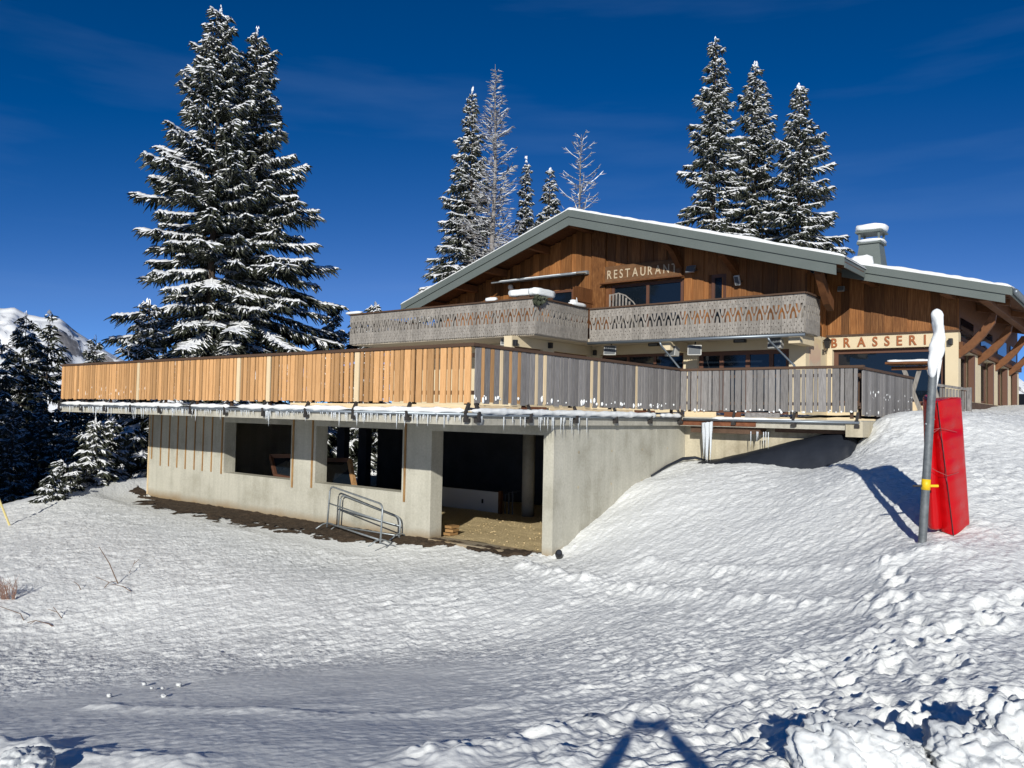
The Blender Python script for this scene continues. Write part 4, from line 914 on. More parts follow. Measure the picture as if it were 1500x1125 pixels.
def spruce_meshes(seed, h, rad, start=.03, dens=1.0, snow=.6, bare=False, power=.85, whorl=.34, lean=0.0, twl=1.0, snow_w=.8, bal=None):
    rg = np.random.default_rng(seed); fol, sno = Bag(), Bag(); tk = MB()
    n_ = 26; zt = np.linspace(-.6, h, n_); tr0 = .011 * h + .03
    tk.tube(np.stack([lean * (zt / h) ** 2 + .05 * np.sin(zt * .5 + seed), .05 * np.cos(zt * .43), zt], 1), np.maximum(.012, tr0 * (1 - np.maximum(zt, 0) / h) ** .9), 8)
    br = []
    z = start * h
    while z < h * .985:
        t = z / h; R_ = rad * min(1, (1 - t) * 1.05) ** power + .10
        R_ *= .82 + .36 * vnoise(np.array([t * 9.0]), np.array([seed * 1.7]), seed)[0]
        k = int(rg.integers(4, 7) if t < .9 else 4)
        a0 = rg.uniform(0, 6.28)
        for j in range(k):
            br.append((z + rg.uniform(-.16, .16), a0 + j * 6.283 / k + rg.uniform(-.35, .35), R_ * rg.choice([1.12, .92, .72, .5], p=[.30, .3, .24, .16]) * rg.uniform(.82, 1.12), t))
        z += whorl * (1.15 - .45 * t) * rg.uniform(.8, 1.2)
    for (z, a, l_, t) in br:
        if bal is not None: l_ *= 1 + bal[1] * math.cos(a - bal[0])
        el = (-.44 + 1.10 * t ** 1.15) + rg.uniform(-.14, .14)
        if bare: el = .15 + .5 * t + rg.uniform(-.15, .15)
        dh = np.array([math.cos(a), math.sin(a), 0]); sd = np.array([-dh[1], dh[0], 0]); up = np.array([0, 0, 1.0])
        droop = (.38 * (1 - t) + .10) if not bare else -.10
        n = 9; s_ = np.linspace(0, 1, n); 
        bend = rg.uniform(-.18, .18)
        base = np.array([lean * t * t, 0, z])
        axis = lambda q: base + np.outer(q, dh) * l_ + np.outer(q * q * bend, sd) * l_ + np.outer(q * math.tan(el) * .8 - droop * q ** 1.6 + .16 * q ** 3.5, up) * l_
        ax = axis(s_)
        tk.tube(ax[::2], np.linspace(.010 + .008 * l_, .005, 5), 4, False)
        if l_ < .14: continue
        # twigs
        nt_ = max(4, int(l_ * (26 if not bare else 9) * dens)); q = rg.uniform(.10, 1, nt_) ** .8; P0 = axis(q)
        side = rg.choice([-1, 1], nt_)[:, None]; fwd = rg.uniform(.25, .95, nt_)[:, None]
        ln = twl * (.20 + .34 * l_ ** .7 * np.sin(np.clip(q * 2.9, .35, 2.75))) * rg.uniform(.5, 1.1, nt_)
        ln = np.minimum(ln, .85)
        D = dh * fwd + sd * side * rg.uniform(.35, 1, nt_)[:, None]; D /= np.linalg.norm(D, axis=1)[:, None]
        dr = rg.uniform(.15, .75, nt_) if not bare else rg.uniform(-.4, .15, nt_)
        m = np.array([0, .4, .75, 1.0])
        P = P0[:, None] + D[:, None] * (ln[:, None] * m)[..., None] - up * (ln[:, None] * dr[:, None] * m ** 1.5)[..., None]
        sv = np.cross(D, up); sv /= np.linalg.norm(sv, axis=1)[:, None] + 1e-9
        if bare:
            W = np.array([.018, .015, .011, .005])[None] * np.ones((nt_, 1))
            fol.add(strips(P, W, sv)); fol.add(strips(P, W, np.tile(up, (nt_, 1))))
        else:
            W = (np.array([.018, .036, .032, .008])[None] * rg.uniform(.7, 1.25, (nt_, 1)))
            fol.add(strips(P, W, sv)); tl = rg.uniform(-.5, .5, nt_)[:, None]; fol.add(strips(P - up * .02, W * .9, up * np.ones((nt_, 1)) + D * tl))
            # curtains of hanging twigs
            nh = max(3, int(l_ * 24 * dens)); qh = rg.uniform(.12, 1.0, nh); Ph = axis(qh) + sd * (rg.uniform(-.22, .22, nh) * np.minimum(1, l_))[:, None] * (1.1 - qh)[:, None]
            lh = rg.uniform(.12, .42, nh) * twl * min(1, .5 + l_ * .3)
            dv = dh * rg.uniform(-.1, .35, nh)[:, None] + sd * rg.uniform(-.25, .25, nh)[:, None] - up
            Pp = Ph[:, None] + dv[:, None] * (lh[:, None] * np.array([0, .5, 1.0]))[..., None]
            aa = rg.uniform(0, 3.14, nh); sh_ = np.stack([np.cos(aa), np.sin(aa), 0 * aa], 1)
            fol.add(strips(Pp, np.array([.027, .024, .006])[None] * rg.uniform(.7, 1.3, (nh, 1)), sh_))
            fr = rg.uniform(0, 1, nh) < snow * .5
            if fr.any(): sno.add(strips(Pp[fr][:, :2] + dh * .02 + up * .01, np.array([.022, .016])[None] * rg.uniform(.5, 1.3, (fr.sum(), 1)), sh_[fr]))
        # snow on the bough, in pieces
        if rg.uniform() < snow + .25:
            ns = max(5, int(l_ / .11)); qs = np.linspace(.12 + rg.uniform(0, .2), 1.0, ns); Ps = axis(qs)[None]
            keep = vnoise(qs * l_ * 2.3, qs * 0 + rg.uniform(0, 99), seed + 3)
            thr = 1 - (snow + .12); wv = snow_w * (.105 if not bare else .040) * (.45 + .75 * rg.uniform(0, 1, ns)) * sstep(thr - .12, thr + .12, keep) * np.minimum(1, .55 + l_ * .3)
            wv[-1] *= .4; Ps = Ps + up * (.012 if bare else .03)
            sno.add(tents(Ps, wv[None], wv[None] * (.75 if not bare else .9), sd[None]))
        pick = rg.uniform(0, 1, nt_) < snow * (.95 if not bare else .8) * (.6 + .8 * vnoise(np.array([z * 1.3]), np.array([a * 1.1]), seed + 9)[0])
        if pick.any():
            Pk = P[pick][:, :3] + up * (.022 if not bare else .006); ws = (np.array([.6, 1.0, .45])[None] * rg.uniform(.020, .052, (pick.sum(), 1))) * (1 if not bare else .62) * snow_w
            sno.add(tents(Pk, ws, ws * .8, sv[pick]))
    if not bare:
        zz = h - rg.uniform(0, .35, 10); tp = np.stack([np.full(10, lean) + rg.uniform(-.06, .06, 10), rg.uniform(-.06, .06, 10), zz], 1)
        sno.add(tents(np.stack([tp, tp + np.array([.0, 0, .09])], 1), np.full((10, 2), .05), np.full((10, 2), .05), np.tile([1.0, 0, 0], (10, 1))))
    return tk.mesh("trunk", M['bark'] if not bare else M['larch'], smooth=True), fol.mesh("crown", M['needles'] if not bare else M['larch']), sno.mesh("snow", M['tree_snow'])

def plant_tree(meshes, label, x, y, z, rot=0, sc=1.0, group=None, name="spruce_tree", cat="tree"):
    t = thing(name, label, cat, (x, y, z), group); t.rotation_euler = (0, 0, rot); t.scale = (sc, sc, sc)
    for n_, me in zip(("trunk", "crown", "snow"), meshes):
        o = bpy.data.objects.new(n_, me); COL.objects.link(o); o.parent = t
    return t
def tip(px, py, d): return unproj(px, py, d)
_left = math.atan2(-r0[1], -r0[0])
def tree_at(px, py, d, zbase, label, rad, seed, **kw):
    p_ = tip(px, py, d); grp = kw.pop("group", None); nm = kw.pop("name", "spruce_tree")
    return plant_tree(spruce_meshes(seed, p_[2] - zbase, rad, **kw), label, p_[0], p_[1], zbase, 0, 1, grp, nm)
tree_at(324, 10, 36.0, -3.6, "tallest snow-laden spruce, left one of the pair behind the terrace", 4.15, 11, dens=1.15, snow=.95, snow_w=1.05, whorl=.36, bal=(_left, .12), power=.80)
tree_at(377, 42, 37.6, -3.4, "tall spruce on the right of the big pair behind the terrace", 4.5, 12, dens=1.15, snow=.80, snow_w=.95, whorl=.36, bal=(_left + math.pi, .16), power=.80)
GB = "trees rising behind the chalet roof"
tree_at(692, 128, 48, .5, "spruce behind the left roof slope, half hidden by a bare larch", 3.5, 13, dens=.85, snow=.85, group=GB, bal=(_left, .2), power=1.0)
tree_at(727, 94, 46.5, .5, "tall bare larch with frosted twigs behind the left roof slope", 2.6, 14, bare=True, dens=1.7, snow=.95, group=GB, name="larch_tree", whorl=.40)
tree_at(771, 231, 52, .5, "narrow small spruce just right of the bare larch, above the roof", 1.5, 15, dens=.9, snow=.82, group=GB)
tree_at(806, 247, 53, .5, "broader small spruce nearest to the roof ridge", 1.9, 16, dens=.9, snow=.82, group=GB)
tree_at(851, 197, 50, .5, "broken-topped bare larch right above the roof ridge", 2.3, 17, bare=True, dens=.8, snow=.9, group=GB, name="larch_tree", whorl=.62, power=.45)
tree_at(1048, 56, 44, .5, "tallest of the three spruces behind the right roof slope", 3.0, 18, dens=1.0, snow=.88, group=GB, power=.75)
tree_at(1107, 91, 45.5, .5, "middle one of the three spruces behind the right roof slope", 3.0, 19, dens=1.0, snow=.84, group=GB, power=.75)
tree_at(1170, 123, 43, .5, "right one of the three spruces, nearest to the chimney", 3.2, 20, dens=1.0, snow=.9, group=GB, power=.8, bal=(_left + math.pi, .1))
# the dark wood on the left, in the shade of taller trees that stand outside the picture
FS = [spruce_meshes(31, 13.5, 2.7, dens=.8, snow=.42, whorl=.4), spruce_meshes(32, 12.0, 2.4, dens=.8, snow=.36, whorl=.4), spruce_meshes(33, 11.0, 2.6, dens=.8, snow=.45, whorl=.4)]
GF = "shaded spruces of the wood on the left"
WOOD = [(38, 458, 38, 0, "shaded spruce with the left of the two pointed tops before the mountain"), (73, 455, 42, 1, "spruce with a sunlit top, right of the two before the mountain"), (0, 500, 33, 2, "shaded spruce cut off by the left edge of the picture"),
        (140, 492, 52, 0, "distant dark spruce top showing just over the railing end"), (108, 560, 37, 2, None), (60, 575, 33, 1, None), (20, 590, 30, 0, None), (150, 590, 40, 0, None), (95, 625, 31, 2, None), (130, 560, 46, 1, None), (180, 570, 44, 1, None), (-40, 470, 36, 1, None), (-70, 520, 30, 0, None), (45, 520, 45, 2, None)]
for k, (px, py, d, s_, lb) in enumerate(WOOD):
    p_ = tip(px, py, d); h_ = (13.5, 12.0, 11.0)[s_]; g_ = gz(p_[0], p_[1]); sc = min(1.35, max(.55, (p_[2] - g_) / h_))
    plant_tree(FS[s_], lb or "dark spruce within the shaded wood left of the terrace", p_[0], p_[1], p_[2] - h_ * sc, k * 1.9, sc, GF)
# trees outside the picture whose shade falls on the wood
for k, (lat, fwd, sc) in enumerate([(-21.5, 17, 1.5), (-24, 20, 1.55), (-19.5, 21, 1.3), (-26, 15, 1.6), (-22.5, 24, 1.4), (-28, 22, 1.6), (-18.5, 13, 1.15), (-24, 10, 1.5)]):
    x, y = r0[0] * lat + f0[0] * fwd, r0[1] * lat + f0[1] * fwd
    plant_tree(FS[k % 3], "dark spruce within the shaded wood left of the terrace", x, y, gz(x, y) - .2, k * 1.3, sc, GF)
# spruces seen under the terrace and through the unglazed windows
LW = [spruce_meshes(41, 9, 2.6, dens=1.0, snow=.8, whorl=.36), spruce_meshes(42, 2.6, .75, dens=1.2, snow=.8, whorl=.22, snow_w=.8)]
plant_tree(LW[0], "snowy spruce beside the left end of the concrete annex", *unproj(212, 600, 33)[:2], -4.6, .5, 1.0)
for k, (px, d) in enumerate(((482, 40), (520, 43), (545, 41))):
    p_ = unproj(px, 640, d); plant_tree(LW[0], ["snowy spruce seen through the left gap of the annex's second window", "snowy spruce seen between the two dark posts of the annex's second window", "snowy spruce seen right of the posts in the annex's second window"][k], p_[0], p_[1], gz(p_[0], p_[1]) - .2, 1 + k * 2, 1.0, "trees seen through the annex")
for k, (px, py, d, sc) in enumerate(((137, 695, 25.5, .85), (160, 690, 27, .95), (178, 697, 28.5, .6))):
    p_ = unproj(px, py, d); plant_tree(LW[1], ["left sapling spruce at the wood edge, thick with snow", "middle sapling spruce at the wood edge, tallest of three", "small right sapling spruce close to the annex"][k], p_[0], p_[1], gz(p_[0], p_[1]) - .15, k * 2.1, sc, "sapling spruces at the edge of the wood", "sapling_spruce")
SHRUB = spruce_meshes(51, 1.25, .75, start=.0, dens=2.0, snow=.9, whorl=.13, snow_w=.6, power=.45)
for k, (px, py, d, sc, lb) in enumerate(((93, 716, 24, .72, "snow-covered low shrub at the wood edge, middle one"), (76, 728, 22.6, .6, "snow-covered low shrub farthest down the edge of the bank"), (112, 708, 25, .65, "snow-covered low shrub at the wood edge, nearest the saplings"))):
    p_ = unproj(px, py, d); plant_tree(SHRUB, lb, p_[0], p_[1], gz(p_[0], p_[1]) - .1, k * 2.2, sc, "snowy shrubs at the edge of the wood", "snowy_shrub", "shrub")


# ---------------------------------------------------------------- signs and lettering
def letters(text, x0, x1, y, z0, z1, m_, parent, ext=.012, bold=.0, stretch=None):
    """raised letters on a wall that faces -Y, each one an object; spread from x0 to x1"""
    cw = []
    for ch_ in text:
        cu = bpy.data.curves.new("letter", 'FONT'); cu.body = ch_; cu.size = 1; cu.extrude = ext; cu.offset = bold; cu.resolution_u = 4
        ob = bpy.data.objects.new("tmp", cu); me = bpy.data.meshes.new_from_object(ob); bpy.data.objects.remove(ob)
        v = np.array([q.co[:] for q in me.vertices]); cw.append((me, v, v[:, 0].min(), v[:, 0].max()))
    H = max(v[:, 1].max() for _, v, _, _ in cw); tot = sum(b_ - a_ for _, _, a_, b_ in cw); sc_z = (z1 - z0) / H
    sc_x = stretch if stretch else sc_z; gap = ((x1 - x0) - tot * sc_x) / (len(text) - 1); x = x0; o3 = np.array(org(parent))
    for me, v, a_, b_ in cw:
        out = np.stack([(v[:, 0] - a_) * sc_x, -v[:, 2] , v[:, 1] * sc_z], 1)
        me.vertices.foreach_set("co", out.ravel()); me.materials.clear(); me.materials.append(M[m_]); me.update(); me.name = "letter"
        link("letter", me, parent, (x, y, z0)); x += (b_ - a_) * sc_x + gap
def serifs(parent, xs_, y, z0, z1, m_): pass
t = thing("brasserie_lettering", "brown BRASSERIE capitals on the cream wall above the wide window", "sign", (-6.1, 24.92, 2.22))
letters("BRASSERIE", -7.57, -4.64, 24.912, 2.195, 2.475, 'letter', t, .010, .022, .33)
t = thing("restaurant_sign", "carved wooden RESTAURANT sign board half in shade under the gable", "sign", (-13.0, 22.9, 4.46))
b = MB(); b.box(-14.46, -11.60, 22.93, 22.975, 4.47, 5.03); b.build("board", M['sign_wood'], t, bevel=.01)
for x in (-14.47, -11.65): MB().box(x, x + .035, 22.905, 22.925, 4.47, 5.03).build("trim", M['siding'], t)
b = MB(); b.box(-14.56, -11.50, 22.78, 22.985, 4.415, 4.465); b.build("ledge", M['timber'], t, bevel=.008)
letters("RESTAURANT", -14.33, -11.75, 22.925, 4.60, 4.89, 'letter_pale', t, .012, .006, .31)
# faded painted panel on the cream return wall
t = thing("painted_emblem", "faded pink and grey painted emblem on the cream return wall", "wall painting", (-7.69, 23.9, 1.5))
def paint_mat():
    m = mat("faded_paint", (.6, .4, .35), .9); N, K, B = nodes(m); g = N.new("ShaderNodeNewGeometry"); sx = N.new("ShaderNodeSeparateXYZ"); K(g.outputs["Position"], sx.inputs[0])
    n1 = N.new("ShaderNodeTexNoise"); n1.inputs["Scale"].default_value = 5; n1.inputs["Detail"].default_value = 5; K(g.outputs["Position"], n1.inputs[0])
    ad = N.new("ShaderNodeMath"); ad.operation = 'MULTIPLY_ADD'; ad.inputs[1].default_value = .7; K(n1.outputs[0], ad.inputs[0]); K(sx.outputs[2], ad.inputs[2])
    r_ = ramp(N, [(.0, (.55, .48, .34)), (.35, (.52, .45, .34)), (.5, (.55, .38, .28)), (.66, (.57, .42, .30)), (.8, (.62, .49, .30))])
    mr = N.new("ShaderNodeMapRange"); mr.inputs[1].default_value = 1.2; mr.inputs[2].default_value = 3.0; K(ad.outputs[0], mr.inputs[0]); K(mr.outputs[0], r_.inputs[0]); K(r_.outputs[0], B.inputs["Base Color"]); return m
M['paint'] = paint_mat()
b = MB(); b.prism([(23.3, 1.2), (24.3, 1.2), (24.3, 1.8), (24.34, 2.36), (24.0, 2.40), (23.6, 2.36), (23.28, 2.38), (23.3, 1.8)], 'x', -7.699, -7.694); b.build("painted_panel", M['paint'], t)

# ---------------------------------------------------------------- lamps, speakers, awning on the chalet
def floodlight(label, c, sz=(.30, .07, .24), tilt=-.45, m_='galv', yaw=0):
    t = thing("floodlight", label, "floodlight", c); c = np.array(c)
    ca, sa = math.cos(tilt), math.sin(tilt); ay = np.array([0, ca, sa]); az = np.array([0, -sa, ca])
    MB().obox(c, (sz[0] / 2, 0, 0), ay * sz[1] / 2, az * sz[2] / 2).build("housing", M[m_], t, bevel=.01)
    MB().obox(c - ay * (sz[1] / 2 + .004), (sz[0] / 2 - .02, 0, 0), ay * .004, az * (sz[2] / 2 - .02)).build("lens", M['grey_face'], t)
    b = MB(); b.tube([c + (-sz[0] / 2 - .02, 0, 0), c + (-sz[0] / 2 - .02, .16, -.02), c + (sz[0] / 2 + .02, .16, -.02), c + (sz[0] / 2 + .02, 0, 0)], .010, 6); b.build("bracket", M['dark_metal'], t)
floodlight("grey floodlight at the shaded end of the restaurant sign", (-11.22, 22.82, 4.62))
floodlight("white floodlight lit by the sun, right of the narrow balcony door", (-9.70, 22.84, 4.14), (.16, .09, .30), .5, 'white_paint')
floodlight("small grey floodlight high on the wing wall beside the roof brace", (-7.24, 24.72, 3.93), (.20, .07, .16), -.3)
t = thing("globe_lamp", "white globe lamp on the boards under the awning", "lamp", (-18.48, 22.9, 4.66))
MB().blob((-18.48, 22.86, 4.66), .105, .105, .11, 1, .01, 14, 8).build("globe", M['white_paint'], t, smooth=True); MB().tube([(-18.48, 22.95, 4.66), (-18.48, 23.05, 4.66)], .05, 8).build("base", M['dark_metal'], t)
def wall_lamp(label, c, ax):
    t = thing("wall_lamp", label, "lamp", c); x, y, z = c
    b = MB(); b.obox(c, (.05, 0, 0) if ax == 'y' else (.07, 0, 0), (0, .07, 0) if ax == 'y' else (0, .05, 0), (0, 0, .09)); b.build("shade", M['black'], t, bevel=.012)
    b = MB(); b.obox((x, y + .06, z) if ax == 'y' else (x - .07, y, z), (.03, .03, 0), (-.02, .02, 0), (0, 0, .05)); b.build("base", M['dark_metal'], t)
wall_lamp("small black lamp at the near end of the wall under the left balcony", (-14.88, 18.68, 2.12), 'x')
wall_lamp("small black lamp on the pier between the two windows under the balcony", (-14.88, 20.48, 2.18), 'x')
wall_lamp("small black lamp where the wall under the balcony meets the main front", (-14.80, 22.94, 2.12), 'y')
wall_lamp("black square lamp on the cream corner pier of the brasserie", (-4.34, 24.86, 2.24), 'y')
t = thing("wall_lantern", "black wall lantern left of the BRASSERIE lettering", "lantern", (-7.6, 24.5, 2.3))
b = MB(); frus(b, -7.56, 24.5, .05, .05, 2.14, .09, .09, 2.36); b.build("lantern_body", M['black'], t); b = MB(); frus(b, -7.56, 24.5, .11, .11, 2.363, .02, .02, 2.46); b.build("lantern_roof", M['black'], t); b = MB(); b.tube([(-7.69, 24.5, 2.02), (-7.60, 24.5, 2.05), (-7.56, 24.5, 2.135)], .018, 6); b.box(-7.698, -7.68, 24.5 - .04, 24.5 + .04, 1.95, 2.11); b.build("arm", M['black'], t)
def bulkhead(label, c):
    t = thing("bulkhead_light", label, "light fitting", c); x, y, z = c
    MB().box(x - .19, x + .19, y - .06, y + .06, z - .05, z + .05).build("housing", M['black'], t, bevel=.02); MB().box(x - .14, x + .14, y - .068, y - .062, z - .03, z + .03).build("lens", M['grey_face'], t)
bulkhead("black bulkhead light under the balcony between the left pair of speakers", (-12.24, 22.4, 2.26)); bulkhead("black bulkhead light under the balcony above the terrace door", (-9.41, 22.4, 2.26))
def speaker(label, c, yaw=.0, w_=.42, h_=.32):
    t = thing("loudspeaker", label, "loudspeaker", c, "boxes hung under the balcony"); c = np.array(c); ax = np.array([math.cos(yaw), math.sin(yaw), 0]); ay = np.array([-ax[1], ax[0], 0]); tl = .18
    az = np.array([0, 0, 1.0]) * math.cos(tl) + ay * math.sin(tl); ay = ay * math.cos(tl) - np.array([0, 0, 1.0]) * math.sin(tl)
    b = MB(); f, k = c - ay * .12, c + ay * .14
    v = [f + i * ax * w_ / 2 + j * az * h_ / 2 for j in (-1, 1) for i in (-1, 1)] + [k + i * ax * w_ / 2.9 + j * az * h_ / 2.6 for j in (-1, 1) for i in (-1, 1)]
    b.add(v, [(0, 2, 3, 1), (4, 5, 7, 6), (0, 1, 5, 4), (2, 6, 7, 3), (0, 4, 6, 2), (1, 3, 7, 5)]); b.build("cabinet", M['shaded_rim'], t, bevel=.012)
    MB().obox(f - ay * .006, ax * (w_ / 2 - .03), ay * .005, az * (h_ / 2 - .03)).build("grille", M['grey_face'], t)
    MB().tube([c + (0, .02, h_ / 2 - .02), c + (0, .02, h_ / 2 + .12)], .02, 6).build("hanger", M['dark_metal'], t)
speaker("white-rimmed speaker box under the corner where the balcony steps back", (-13.70, 22.2, 2.09), .25)
speaker("speaker box partly behind the slanting downpipe", (-11.45, 22.15, 1.99), -.3); speaker("white-rimmed speaker box right of the slanting downpipe, by the cream pillar", (-10.72, 22.15, 1.99), .35)
speaker("shaded speaker box near the right end under the balcony", (-8.25, 22.2, 2.12), -.2); speaker("small speaker box under the left balcony, above the railing corner", (-15.75, 19.3, 2.20), .5, .30, .22)
t = thing("awning", "half-closed pale awning above the left balcony window", "awning", (-17, 23, 4.85))
b = MB(); b.box(-18.95, -15.15, 22.93, 23.05, 4.86, 4.98); b.build("cassette", M['galv'], t)
b = MB(); b.prism([(22.94, 4.93), (22.30, 4.80), (22.30, 4.785), (22.94, 4.90)], 'x', -18.9, -15.2); b.build("fabric", M['soffit'], t)
b = MB(); b.box(-18.92, -15.18, 22.26, 22.305, 4.755, 4.80); b.build("front_bar", M['galv'], t)
snow_roll("snow", [(-18.6, 22.32, 4.815), (-15.2, 22.32, 4.815)], .03, 31, t, .25)
t = thing("privacy_screen", "brown boarded screen standing out from the left balcony window", "screen", (-14.95, 22.4, 2.5))
for k in range(8):
    y0 = 21.82 + k * .145; piece("plank", 'timber', t, (-14.97, y0 + .07, 3.40 + (.04 if k < 2 else 0) * 0), (.026, .135, 1.80 - (.10 if k == 0 else 0)))
piece("cross_batten", 'timber', t, (-14.945, 22.4, 3.85), (.025, 1.15, .09)); piece("cross_batten", 'timber', t, (-14.945, 22.4, 2.9), (.025, 1.15, .09))
t = thing("slatted_panel", "pale slatted panel with curved top showing over the balcony rail", "panel", (-13.6, 22.7, 2.6))
for k in range(8):
    x = -14.07 + k * .125; zt = 4.03 - max(0, k - 3) ** 1.5 * .055; b = MB(); b.box(x - .028, x + .028, 22.68, 22.705, 2.5, zt); b.build("slat", M['wood_carved'], t)
b = MB(); b.tube([(-14.1, 22.715, 4.0), (-13.75, 22.715, 4.05), (-13.5, 22.715, 3.96), (-13.2, 22.715, 3.72), (-13.05, 22.715, 3.52)], .022, 6); b.build("curved_rail", M['wood_carved'], t)
t = thing("snowy_planter", "planter with a thick slab of snow on the balcony corner", "planter", (-14.5, 19, 3.46))
b = MB(); b.box(-14.95, -14.32, 18.80, 19.02, 3.475, 3.60); b.build("trough", M['rail_brown'], t)
soft_box("snow", (-14.80, 18.95, 3.64), (.46, .22, .10), 'snow_pad', t, 5, 4, 7, .05); soft_box("snow", (-14.27, 19.15, 3.63), (.18, .50, .11), 'snow_pad', t, 6, 4, 7, .05)
b = MB(); rg = np.random.default_rng(2)
for k in range(40):
    p_ = np.array([-14.17 + rg.uniform(-.05, .05), 18.85 + rg.uniform(-.15, .3), 3.5 - rg.uniform(0, .28)]); b.obox(p_, rg.uniform(-1, 1, 3) * .07, rg.uniform(-1, 1, 3) * .03, rg.uniform(-1, 1, 3) * .05)
setk(b.build("hanging_leaves", M['needles'], t), kind="stuff")
for lb, c, h_ in (("small cap of snow on the far left end of the balcony rail", (-22.45, 18.82, 3.51), (.42, .10, .05)), ("small cap of snow midway along the left balcony rail", (-15.97, 18.82, 3.52), (.22, .09, .06)), ("spiky snow-covered plant on the short return of the balcony rail", (-14.235, 21.0, 3.50), (.12, .40, .06))):
    t = thing("snow_mound", lb, "snow", c); soft_box("snow", c, h_, 'snow_pad', t, int(-c[0] * 10))
    if c[1] > 20: MB().tube([c, (c[0], c[1] - .05, c[2] + .22)], [.03, .008], 5).build("twig", M['snow_pad'], t); soft_box("snow", (c[0], c[1] - .2, c[2] + .06), (.09, .14, .07), 'snow_pad', t, 9)

# ---------------------------------------------------------------- around the brasserie entrance
t = thing("menu_stand", "wooden A-frame stand with a small snowy roof beside the pole", "stand", (-4.9, 22.5, .1))
b = MB(); b.box(-5.40, -4.36, 22.2, 22.85, 1.47, 1.53); b.build("stand_roof", M['timber'], t, bevel=.01); snow_roll("snow", [(-5.36, 22.35, 1.555), (-4.4, 22.35, 1.555)], .055, 41, t, .0, flat=.6)
for p_, q_ in (((-5.05, 22.5, 1.46), (-4.55, 22.5, .1)), ((-4.62, 22.56, 1.46), (-4.98, 22.56, .1)), ((-4.45, 22.5, 1.46), (-4.1, 22.5, .1))):
    MB().beam(p_, q_, .10, .05, (0, 1, 0)).build("leg", M['wood_carved'], t)
b = MB(); b.box(-5.3, -4.4, 22.46, 22.49, 1.33, 1.42); b.build("cross_bar", M['timber'], t)
b = MB(); b.prism([(-5.02, .05), (-4.72, .05), (-4.66, .28), (-4.74, .5), (-4.98, .52), (-5.07, .3)], 'y', 22.40, 22.43); b.build("round_board", M['wood_pale'], t)
t = thing("low_fence", "short dark weathered fence in front of the cream corner pier", "fence", (-4.1, 24, .4))
for k in range(9): piece("slat", 'wood_grey', t, (-4.42 + k * .075, 24.0 + (k % 2) * .004, .62 - k * .012), (.06, .025, .62))
b = MB(); b.beam((-4.5, 23.99, 1.0), (-3.74, 23.99, .87), .10, .07); b.build("top_rail", M['wood_grey'], t); b = MB(); b.box(-3.80, -3.70, 23.95, 24.05, .2, .93); b.build("post", M['wood_grey'], t)
# a dark vehicle far right, cut by the frame
vx = unproj(1512, 594, 46); t = thing("parked_vehicle", "dark vehicle cut off by the right edge, beyond the side wall", "vehicle", (vx[0], vx[1], gz(vx[0], vx[1])))
zz = vx[2] - .95
b = MB()
hull = [(-1.6, .35), (1.6, .35), (1.65, .9), (1.1, 1.0), (.75, 1.55), (-.9, 1.6), (-1.5, 1.05), (-1.65, .9)]
ax_ = r0 * .92 + f0 * .39; dp = np.array([-ax_[1], ax_[0], 0])
v = [vx * [1, 1, 0] + ax_ * a_ + np.array([0, 0, zz + b_]) + dp * s_ for s_ in (-.8, .8) for a_, b_ in hull]; n_ = len(hull)
b.add(v, [tuple(range(n_))[::-1], tuple(range(n_, 2 * n_))] + [(i, (i + 1) % n_, n_ + (i + 1) % n_, n_ + i) for i in range(n_)]); b.build("body", M['black'], t, bevel=.05)
for a_ in (-1.05, 1.05):
    for s_ in (-.72, .72):
        c = vx * [1, 1, 0] + ax_ * a_ + np.array([0, 0, zz + .34]) + dp * s_; MB().tube([c - dp * .1, c + dp * .1], .34, 14).build("wheel", M['dark_metal'], t)
for a_ in (-.5, .3): 
    c = vx * [1, 1, 0] + ax_ * a_ + np.array([0, 0, zz + .72]) - dp * .81; MB().obox(c, ax_ * .22, dp * .01, (0, 0, .10)).build("badge", M['white_paint'], t)

# ---------------------------------------------------------------- steel pole and red pad
pb = hit(1352, 796); dP = 10.3
def on_plane(px, py, ref):
    """point seen at (px, py), at the depth of ref"""
    return unproj(px, py, float(np.dot(ref, CF)))
p0 = on_plane(1351, 795, pb); p1 = on_plane(1367, 540, pb); ptop = on_plane(1372, 452, pb)
t = thing("snow_pole", "grey steel pole with a tall twisted cap of snow and a yellow band", "pole", tuple(p0))
pth = [p0 - (0, 0, .3)] + [p0 + (p1 - p0) * k for k in (.0, .25, .5, .75, 1.0)] + [p0 + (p1 - p0) * 1.12]
MB().tube(pth, .052, 16).build("post", M['pole'], t, smooth=True)
ax_ = (p1 - p0) / np.linalg.norm(p1 - p0)
yb = p0 + (p1 - p0) * .335; MB().tube([yb - ax_ * .07, yb + ax_ * .07], .056, 16).build("yellow_band", M['yellow'], t, smooth=True)
MB().tube([yb - CR * .17 - ax_ * .02, yb - CR * .05 - ax_ * .02], .014, 8).build("bolt", M['dark_metal'], t); MB().tube([yb + CR * .05 - ax_ * .02, yb + CR * .16 - ax_ * .02], .018, 8).build("bolt", M['yellow'], t)
cb = p0 + (p1 - p0) * .70; MB().tube([cb - ax_ * .05 - CR * .05, cb + ax_ * .03 + CR * .05], .02, 6).build("strap", M['galv'], t)
b = MB(); rg = np.random.default_rng(4); L_ = np.linalg.norm(ptop - p1); ks = np.linspace(-.16, 1.0, 34); vs = []; n_ = 14
